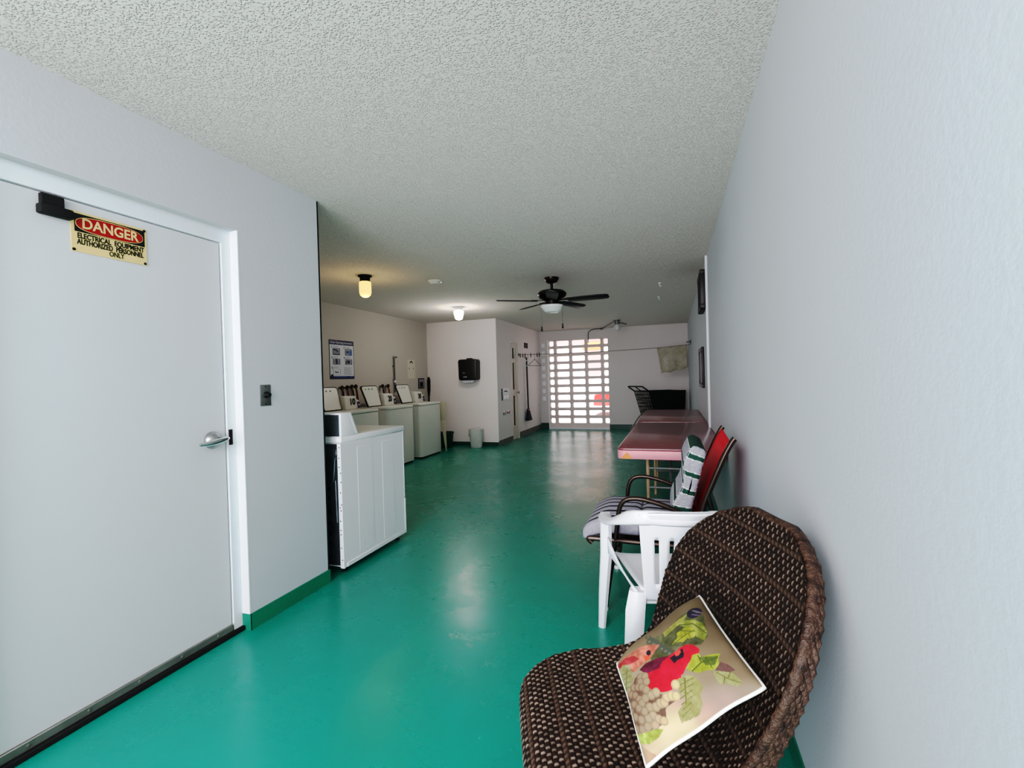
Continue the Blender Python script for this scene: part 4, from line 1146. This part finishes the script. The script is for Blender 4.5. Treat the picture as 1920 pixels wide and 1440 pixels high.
def inell(X, Y, cx, cy, rx, ry, ang=0):
    ca, sa = math.cos(ang), math.sin(ang); dx, dy = X-cx, Y-cy
    u, v = dx*ca+dy*sa, -dx*sa+dy*ca
    return (u/rx)**2+(v/ry)**2
def art(A, B, side):
    if side == 1: return np.tile(np.array([216., 208, 196]), A.shape+(1,))
    Z = bil(A, B, zT, zR, zB, zL)
    pf_ = (np.clip(1-np.abs(2*A-1)**3, 0, 1)*np.clip(1-np.abs(2*B-1)**3, 0, 1))**.42
    X, Y = Z[..., 0]-45*pf_, Z[..., 1]-130*pf_           # print runs over the bulge
    n1 = np.sin(X*.021+Y*.013)*np.sin(Y*.027-X*.008); n2 = 0
    for sc_, am_ in ((60, .8), (26, .6), (12, .4)):
        g_ = np.random.default_rng(int(sc_)).uniform(-1, 1, (140, 140)); gx_, gy_ = np.clip(X/sc_+4, 0, 137), np.clip(Y/sc_+6, 0, 137)
        ix, iy = gx_.astype(int), gy_.astype(int); tx, ty = gx_-ix, gy_-iy; tx, ty = tx*tx*(3-2*tx), ty*ty*(3-2*ty)
        n2 = n2+am_*((g_[ix, iy]*(1-tx)+g_[ix+1, iy]*tx)*(1-ty)+(g_[ix, iy+1]*(1-tx)+g_[ix+1, iy+1]*tx)*ty)
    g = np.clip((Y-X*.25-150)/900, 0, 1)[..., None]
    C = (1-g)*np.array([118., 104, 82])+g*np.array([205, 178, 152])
    cream_patch = np.exp(-((X-640)/210)**2-((Y-1130)/170)**2)[..., None]  # pale cream area of the print
    C = C*(1-cream_patch*.8)+np.array([238., 218, 176])*cream_patch*.8
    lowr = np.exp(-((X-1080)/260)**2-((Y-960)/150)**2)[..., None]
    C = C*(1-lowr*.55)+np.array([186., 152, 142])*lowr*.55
    C = C+(5*n1)[..., None]
    def put(mask, col, var=0.0, nz=n2):
        nonlocal C
        cc = np.array(col, float)+(var*nz)[..., None]
        C = np.where(mask[..., None], cc, C)
    # dark foliage and dark grapes on the upper left edge
    put(inpoly(X, Y, [(380, 520), (560, 380), (700, 250), (800, 180), (900, 250), (960, 430), (900, 500), (700, 520), (640, 640), (500, 640)]), (96, 98, 68), 20)
    for k in range(60):
        gx, gy = 440+(k*73 % 330), 420+(k*47 % 210)
        d = inell(X, Y, gx, gy, 26, 22); put((d < 1) & (Y > 380+.1*(700-X)), (92, 96, 82)); put(d < .25, (120, 122, 104))
    put(inell(X, Y, 820, 225, 62, 46, -.2) < 1, (44, 34, 62), 12); put(inell(X, Y, 840, 215, 46, 8, .3) < 1, (120, 112, 118))
    put(inell(X, Y, 838, 245, 46, 7, .2) < 1, (104, 96, 110))
    put(inpoly(X, Y, [(560, 380), (660, 290), (760, 230), (740, 280), (640, 360), (580, 420)]), (150, 150, 86), 24)
    put(inpoly(X, Y, [(690, 320), (720, 285), (820, 285), (900, 320), (950, 400), (930, 470), (860, 440), (830, 380), (740, 340)]), (140, 146, 74), 26)
    put(inpoly(X, Y, [(650, 495), (690, 430), (680, 390), (740, 350), (800, 345), (850, 375), (845, 430), (800, 450), (780, 440), (745, 478), (700, 470)]), (168, 170, 70), 26)
    put(inpoly(X, Y, [(700, 360), (850, 385), (848, 392), (700, 372)]), (96, 104, 50))
    # pale-red bird at the left
    put(inpoly(X, Y, [(152, 660), (230, 590), (300, 560), (380, 510), (450, 492), (545, 490), (520, 540), (470, 620), (400, 660), (330, 720), (240, 700), (170, 690)]), (206, 122, 104), 22)
    put(inpoly(X, Y, [(152, 660), (240, 600), (330, 580), (380, 610), (300, 650), (200, 690)]), (186, 70, 72), 24)
    put(inell(X, Y, 458, 562, 20, 24) < 1, (54, 30, 50)); put(inpoly(X, Y, [(415, 585), (470, 585), (470, 610), (430, 632)]), (226, 96, 70))
    put(inpoly(X, Y, [(180, 720), (220, 660), (290, 655), (300, 700), (328, 760), (300, 840), (260, 900), (232, 965), (205, 860)]), (158, 156, 112), 20)
    put(np.abs((X-262)+(Y-700)*.13) < 4, (118, 112, 78)) if False else None
    # red bird
    put(inpoly(X, Y, [(380, 700), (430, 650), (540, 612), (660, 598), (700, 640), (640, 700), (520, 720), (450, 745)]), (112, 24, 58), 26)
    put((inell(X, Y, 590, 762, 158, 118, -.35) < 1) & (Y > 640), (214, 34, 62), 10)
    put(inpoly(X, Y, [(600, 640), (690, 560), (750, 510), (830, 500), (890, 540), (850, 600), (800, 660), (760, 740), (690, 800), (600, 760)]), (216, 38, 64), 10)
    put(inell(X, Y, 810, 548, 74, 46, .25) < 1, (214, 44, 66), 8)
    put(inpoly(X, Y, [(380, 700), (440, 655), (560, 615), (590, 640), (560, 700), (450, 735)]), (104, 22, 60), 22)
    put(inpoly(X, Y, [(645, 620), (690, 590), (745, 530), (762, 580), (760, 615), (715, 640), (688, 668)]), (40, 24, 48))
    put(inpoly(X, Y, [(680, 570), (720, 545), (738, 565), (720, 600), (695, 605)]), (226, 92, 80)); put(inell(X, Y, 756, 592, 9, 8) < 1, (16, 10, 20))
    # leaves at the right
    put(inpoly(X, Y, [(780, 700), (815, 640), (830, 590), (880, 570), (900, 600), (960, 575), (1045, 560), (1025, 610), (1035, 650), (990, 690), (930, 700), (880, 725), (820, 720)]), (160, 172, 66), 26)
    put(inpoly(X, Y, [(880, 600), (980, 585), (1030, 575), (1000, 650), (930, 660)]), (98, 110, 48), 16)
    put(inpoly(X, Y, [(1000, 690), (1040, 620), (1100, 640), (1150, 680), (1100, 700)]), (112, 84, 78), 8)
    put(inpoly(X, Y, [(985, 700), (1060, 695), (1130, 700), (1195, 770), (1150, 810), (1080, 790), (1030, 800), (1005, 760)]), (158, 158, 104), 18)
    put(inpoly(X, Y, [(700, 790), (770, 755), (830, 745), (870, 780), (905, 830), (880, 900), (890, 960), (850, 1040), (790, 1070), (710, 1105), (690, 1020), (760, 930), (720, 880)]), (160, 156, 98), 18)
    put(np.abs(inpoly(X, Y, [(760, 770), (775, 770), (765, 960), (755, 960)])*1.0-1) < .5, (112, 112, 66))
    def vein(pts, wd, col):
        for (x0, y0), (x1, y1) in zip(pts, pts[1:]):
            dx, dy = x1-x0, y1-y0; L_ = dx*dx+dy*dy
            tt = np.clip(((X-x0)*dx+(Y-y0)*dy)/L_, 0, 1)
            put(np.hypot(X-x0-tt*dx, Y-y0-tt*dy) < wd, col)
    for k in range(6):
        y_ = 800+k*45
        vein([(768-k*3, y_), (768-k*3+70-k*6, y_-34)], 4, (116, 116, 70)); vein([(768-k*3, y_), (768-k*3-48+k*4, y_+30)], 4, (116, 116, 70))
    for k in range(4):
        vein([(262-k*4, 720+k*50), (262-k*4+40, 700+k*50)], 4, (120, 114, 80)); vein([(262-k*4, 720+k*50), (262-k*4-34, 745+k*50)], 4, (120, 114, 80))
    vein([(265, 690), (240, 930)], 5, (120, 114, 80)); vein([(830, 715), (900, 640), (1020, 590)], 5, (84, 96, 40)); vein([(900, 640), (870, 590)], 4, (84, 96, 40)); vein([(940, 620), (985, 680)], 4, (84, 96, 40))
    vein([(1010, 705), (1090, 750), (1180, 775)], 4, (110, 108, 70)); vein([(1090, 750), (1110, 700)], 4, (110, 108, 70)); vein([(1070, 740), (1060, 790)], 4, (110, 108, 70))
    vein([(670, 480), (760, 410), (840, 375)], 5, (110, 112, 48)); vein([(760, 410), (745, 365)], 4, (110, 112, 48)); vein([(780, 400), (810, 440)], 4, (110, 112, 48)); vein([(700, 320), (820, 320), (940, 410)], 5, (90, 94, 48))
    # grapes
    gr = [(385, 765), (430, 760), (445, 805), (385, 805), (325, 860), (365, 855), (405, 855), (445, 875), (300, 925), (345, 930), (385, 960), (440, 945), (490, 915), (530, 890), (410, 990), (475, 1010), (300, 1070), (290, 1030), (430, 1050), (500, 1070), (460, 1100), (540, 1090), (525, 1000), (560, 970), (590, 960), (610, 920), (650, 905), (685, 905), (690, 825), (290, 1150), (345, 1200), (400, 1190), (450, 1160), (510, 1140), (580, 1100), (250, 990), (270, 1110), (335, 1010), (380, 1035), (345, 1110), (400, 1120)]
    put(inpoly(X, Y, [(340, 760), (440, 760), (455, 850), (520, 895), (640, 900), (690, 880), (700, 920), (600, 1000), (600, 1110), (480, 1180), (340, 1210), (270, 1150), (245, 980), (300, 880)]), (118, 92, 78), 10)
    for gx, gy in gr:
        lightr = min(1, max(0, (gx-380)/260))
        d = inell(X, Y, gx, gy, 34, 36)
        put(d < 1, (138+60*lightr, 112+66*lightr, 92+40*lightr)); put(inell(X, Y, gx+3, gy-3, 24, 26) < 1, (168+50*lightr, 142+58*lightr, 118+30*lightr))
    put(inpoly(X, Y, [(280, 1200), (310, 1185), (350, 1235), (430, 1200), (520, 1165), (575, 1160), (530, 1230), (450, 1280), (380, 1290), (330, 1265)]), (166, 178, 84), 24)
    put(inpoly(X, Y, [(330, 1275), (540, 1380), (500, 1440), (390, 1440)]), (188, 160, 122), 8)
    return 255*.93*np.clip(C/255, 0, 1)**1.3
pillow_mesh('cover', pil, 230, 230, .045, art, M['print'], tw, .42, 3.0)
ab = np.linspace(0, 1, 28)
A_ = np.concatenate([ab[:-1], np.ones(27), ab[::-1][:-1], np.zeros(27)]); B_ = np.concatenate([np.zeros(27), ab[:-1], np.ones(27), ab[::-1][:-1]])
Pe, _ = pil(A_[None, :], B_[None, :])
b = MB(); b.tube([tuple(p) for p in Pe[0]], .0042, 8, closed=True)
plab(b.build('piping', M['chairw'], tw, smooth=80), 'white fabric edge')

# ================================================================== OUTSIDE (seen through the block screen)
S('ground', M['asphalt'], (-40, 40, -40, 60, -.25, -.102))
ob = thing('outside_building', 'pale building with a small orange awning beyond the block screen', 'building', (-3.5, 21.0, -.102))
b = MB(); b.box(-7, 7, 0, 5, 0, 4.2); b.build('wall', M['outwall'], ob, smooth=0)
b = MB(); b.prism([(-.6, 4.2), (5.6, 4.2), (2.5, 5.5)], 'x', -7.4, 7.4); b.build('roof', M['roof'], ob, smooth=0)
b = MB(); b.hexa([(-.25, -.5, 2.55), (.55, -.5, 2.55), (.55, 0, 2.70), (-.25, 0, 2.70), (-.25, -.5, 2.75), (.55, -.5, 2.75), (.55, 0, 2.95), (-.25, 0, 2.95)], .01, 1); b.build('awning', M['roof'], ob)
for x in (-4.5, -1.0, 2.6):
    b = MB(); b.box(x-.6, x+.6, -.03, .02, 1.0, 2.1, .01, 1); w_ = b.build('window', M['trimw'], ob)
    b = MB(); b.box(x-.52, x+.52, -.045, -.02, 1.08, 2.02); b.build('pane', M['frost'], w_, smooth=0)
cr = thing('parked_car', 'red car parked outside, glimpsed through the block screen', 'car', (-2.58, 17.2, -.102), 0)
b = MB(); b.prism([(-.1, .35), (-.05, .75), (.9, .88), (3.3, .92), (4.0, .78), (4.05, .35)], 'y', -.85, .85, .06); body = b.build('body', M['carred'], cr)
b = MB(); b.prism([(.95, .86), (1.55, 1.38), (2.75, 1.40), (3.4, .90)], 'y', -.72, .72, .06); cb_ = b.build('cabin', M['carred'], cr)
b = MB(); b.prism([(1.15, .95), (1.62, 1.32), (2.7, 1.33), (3.15, .95)], 'y', -.735, -.70); b.prism([(1.15, .95), (1.62, 1.32), (2.7, 1.33), (3.15, .95)], 'y', .70, .735); b.build('window', M['glass'], cb_, smooth=0)
for x in (.8, 3.2):
    for y in (-.82, .82):
        b = MB(); b.lathe([(.2, -.09), (.31, -.08), (.31, .08), (.2, .09)], (x, y, .31), 'y', 20); b.build('wheel', M['tyre'], cr)

# ================================================================== LIGHT
wd = bpy.data.worlds.new('sky'); SC.world = wd; wd.use_nodes = True
bg = wd.node_tree.nodes['Background']
bg.inputs['Color'].default_value = (1.0, .95, 1.03, 1); bg.inputs['Strength'].default_value = 1.2
SC.cycles.use_fast_gi = True; SC.cycles.fast_gi_method = 'ADD'; SC.cycles.ao_bounces = 1; SC.cycles.ao_bounces_render = 1
wd.light_settings.ao_factor = .07; wd.light_settings.distance = 1.2
def area(name, loc, rot, sx, sy, power, col):
    l = bpy.data.lights.new(name, 'AREA'); l.shape = 'RECTANGLE'; l.size = sx; l.size_y = sy; l.energy = power; l.color = col
    o = bpy.data.objects.new(name, l); COL.objects.link(o); o.location = loc; o.rotation_euler = rot; return o
for nm, loc, p, c in (('warm_bulb', (-3.132, 4.264, H-.30), 4, (1, .62, .28)), ('cool_bulb', (-3.19, 6.72, H-.27), 18, (1, .93, .85))):
    l = bpy.data.lights.new(nm, 'POINT'); l.energy = p; l.color = c; l.shadow_soft_size = .06; l.specular_factor = 0.0
    o = bpy.data.objects.new(nm, l); COL.objects.link(o); o.location = loc
o = area('near_floor_fill', ((XL+XR)/2, YO-.25, 2.35), (math.radians(38), 0, 0), 2.2, .8, 105, (1, .96, 1))  # added area lamp near the ceiling, brightens the near floor
o = area('open_end_fill', ((XL+XR)/2, YO-4.0, 1.5), (math.radians(90), 0, 0), 4.0, 3.0, 430, (.92, .91, 1))  # added lamp outside, boosts the daylight entering through the open end

sl = bpy.data.lights.new('sun', 'SUN'); sl.energy = 17; sl.angle = .01; sl.color = (1, .98, 1)
so = bpy.data.objects.new('sun', sl); COL.objects.link(so); so.rotation_euler = (math.radians(24), 0, 0)
# ================================================================== CAMERA
F_, YAW, PIT, ROL, CH = 870.846, .33345, .01053, -.02818, 1.2734
cam = bpy.data.cameras.new('camera'); cam.sensor_width = 36; cam.sensor_fit = 'HORIZONTAL'; cam.lens = F_/1920*36; cam.clip_start = .03
co = bpy.data.objects.new('camera', cam); COL.objects.link(co); SC.camera = co
fw = Vector((-math.sin(YAW)*math.cos(PIT), math.cos(YAW)*math.cos(PIT), -math.sin(PIT)))
rt = Vector((math.cos(YAW), math.sin(YAW), 0)); up = rt.cross(fw)
r2 = rt*math.cos(ROL)+up*math.sin(ROL); u2 = up*math.cos(ROL)-rt*math.sin(ROL)
co.matrix_world = Matrix(((r2.x, u2.x, -fw.x, 0), (r2.y, u2.y, -fw.y, 0), (r2.z, u2.z, -fw.z, CH), (0, 0, 0, 1)))

SC.view_settings.view_transform = 'Standard'; SC.view_settings.look = 'None'
SC.view_settings.use_curve_mapping = True
cmx = SC.view_settings.curve_mapping
cmx.use_clip = False; cmx.extend = 'EXTRAPOLATED'
cc = cmx.curves[3]
cc.points[0].location = (0, 0); cc.points[1].location = (2.0, 1.1)
for x, y in ((.05, .026), (.11, .105), (.22, .262), (.33, .375), (.5, .472), (.7, .57), (1.0, .76)): cc.points.new(x, y)
cmx.update()
SC.cycles.use_denoising = True
SC.cycles.max_bounces = 10; SC.cycles.diffuse_bounces = 6
SC.cycles.caustics_reflective = False; SC.cycles.caustics_refractive = False
SC.cycles.sample_clamp_indirect = 6
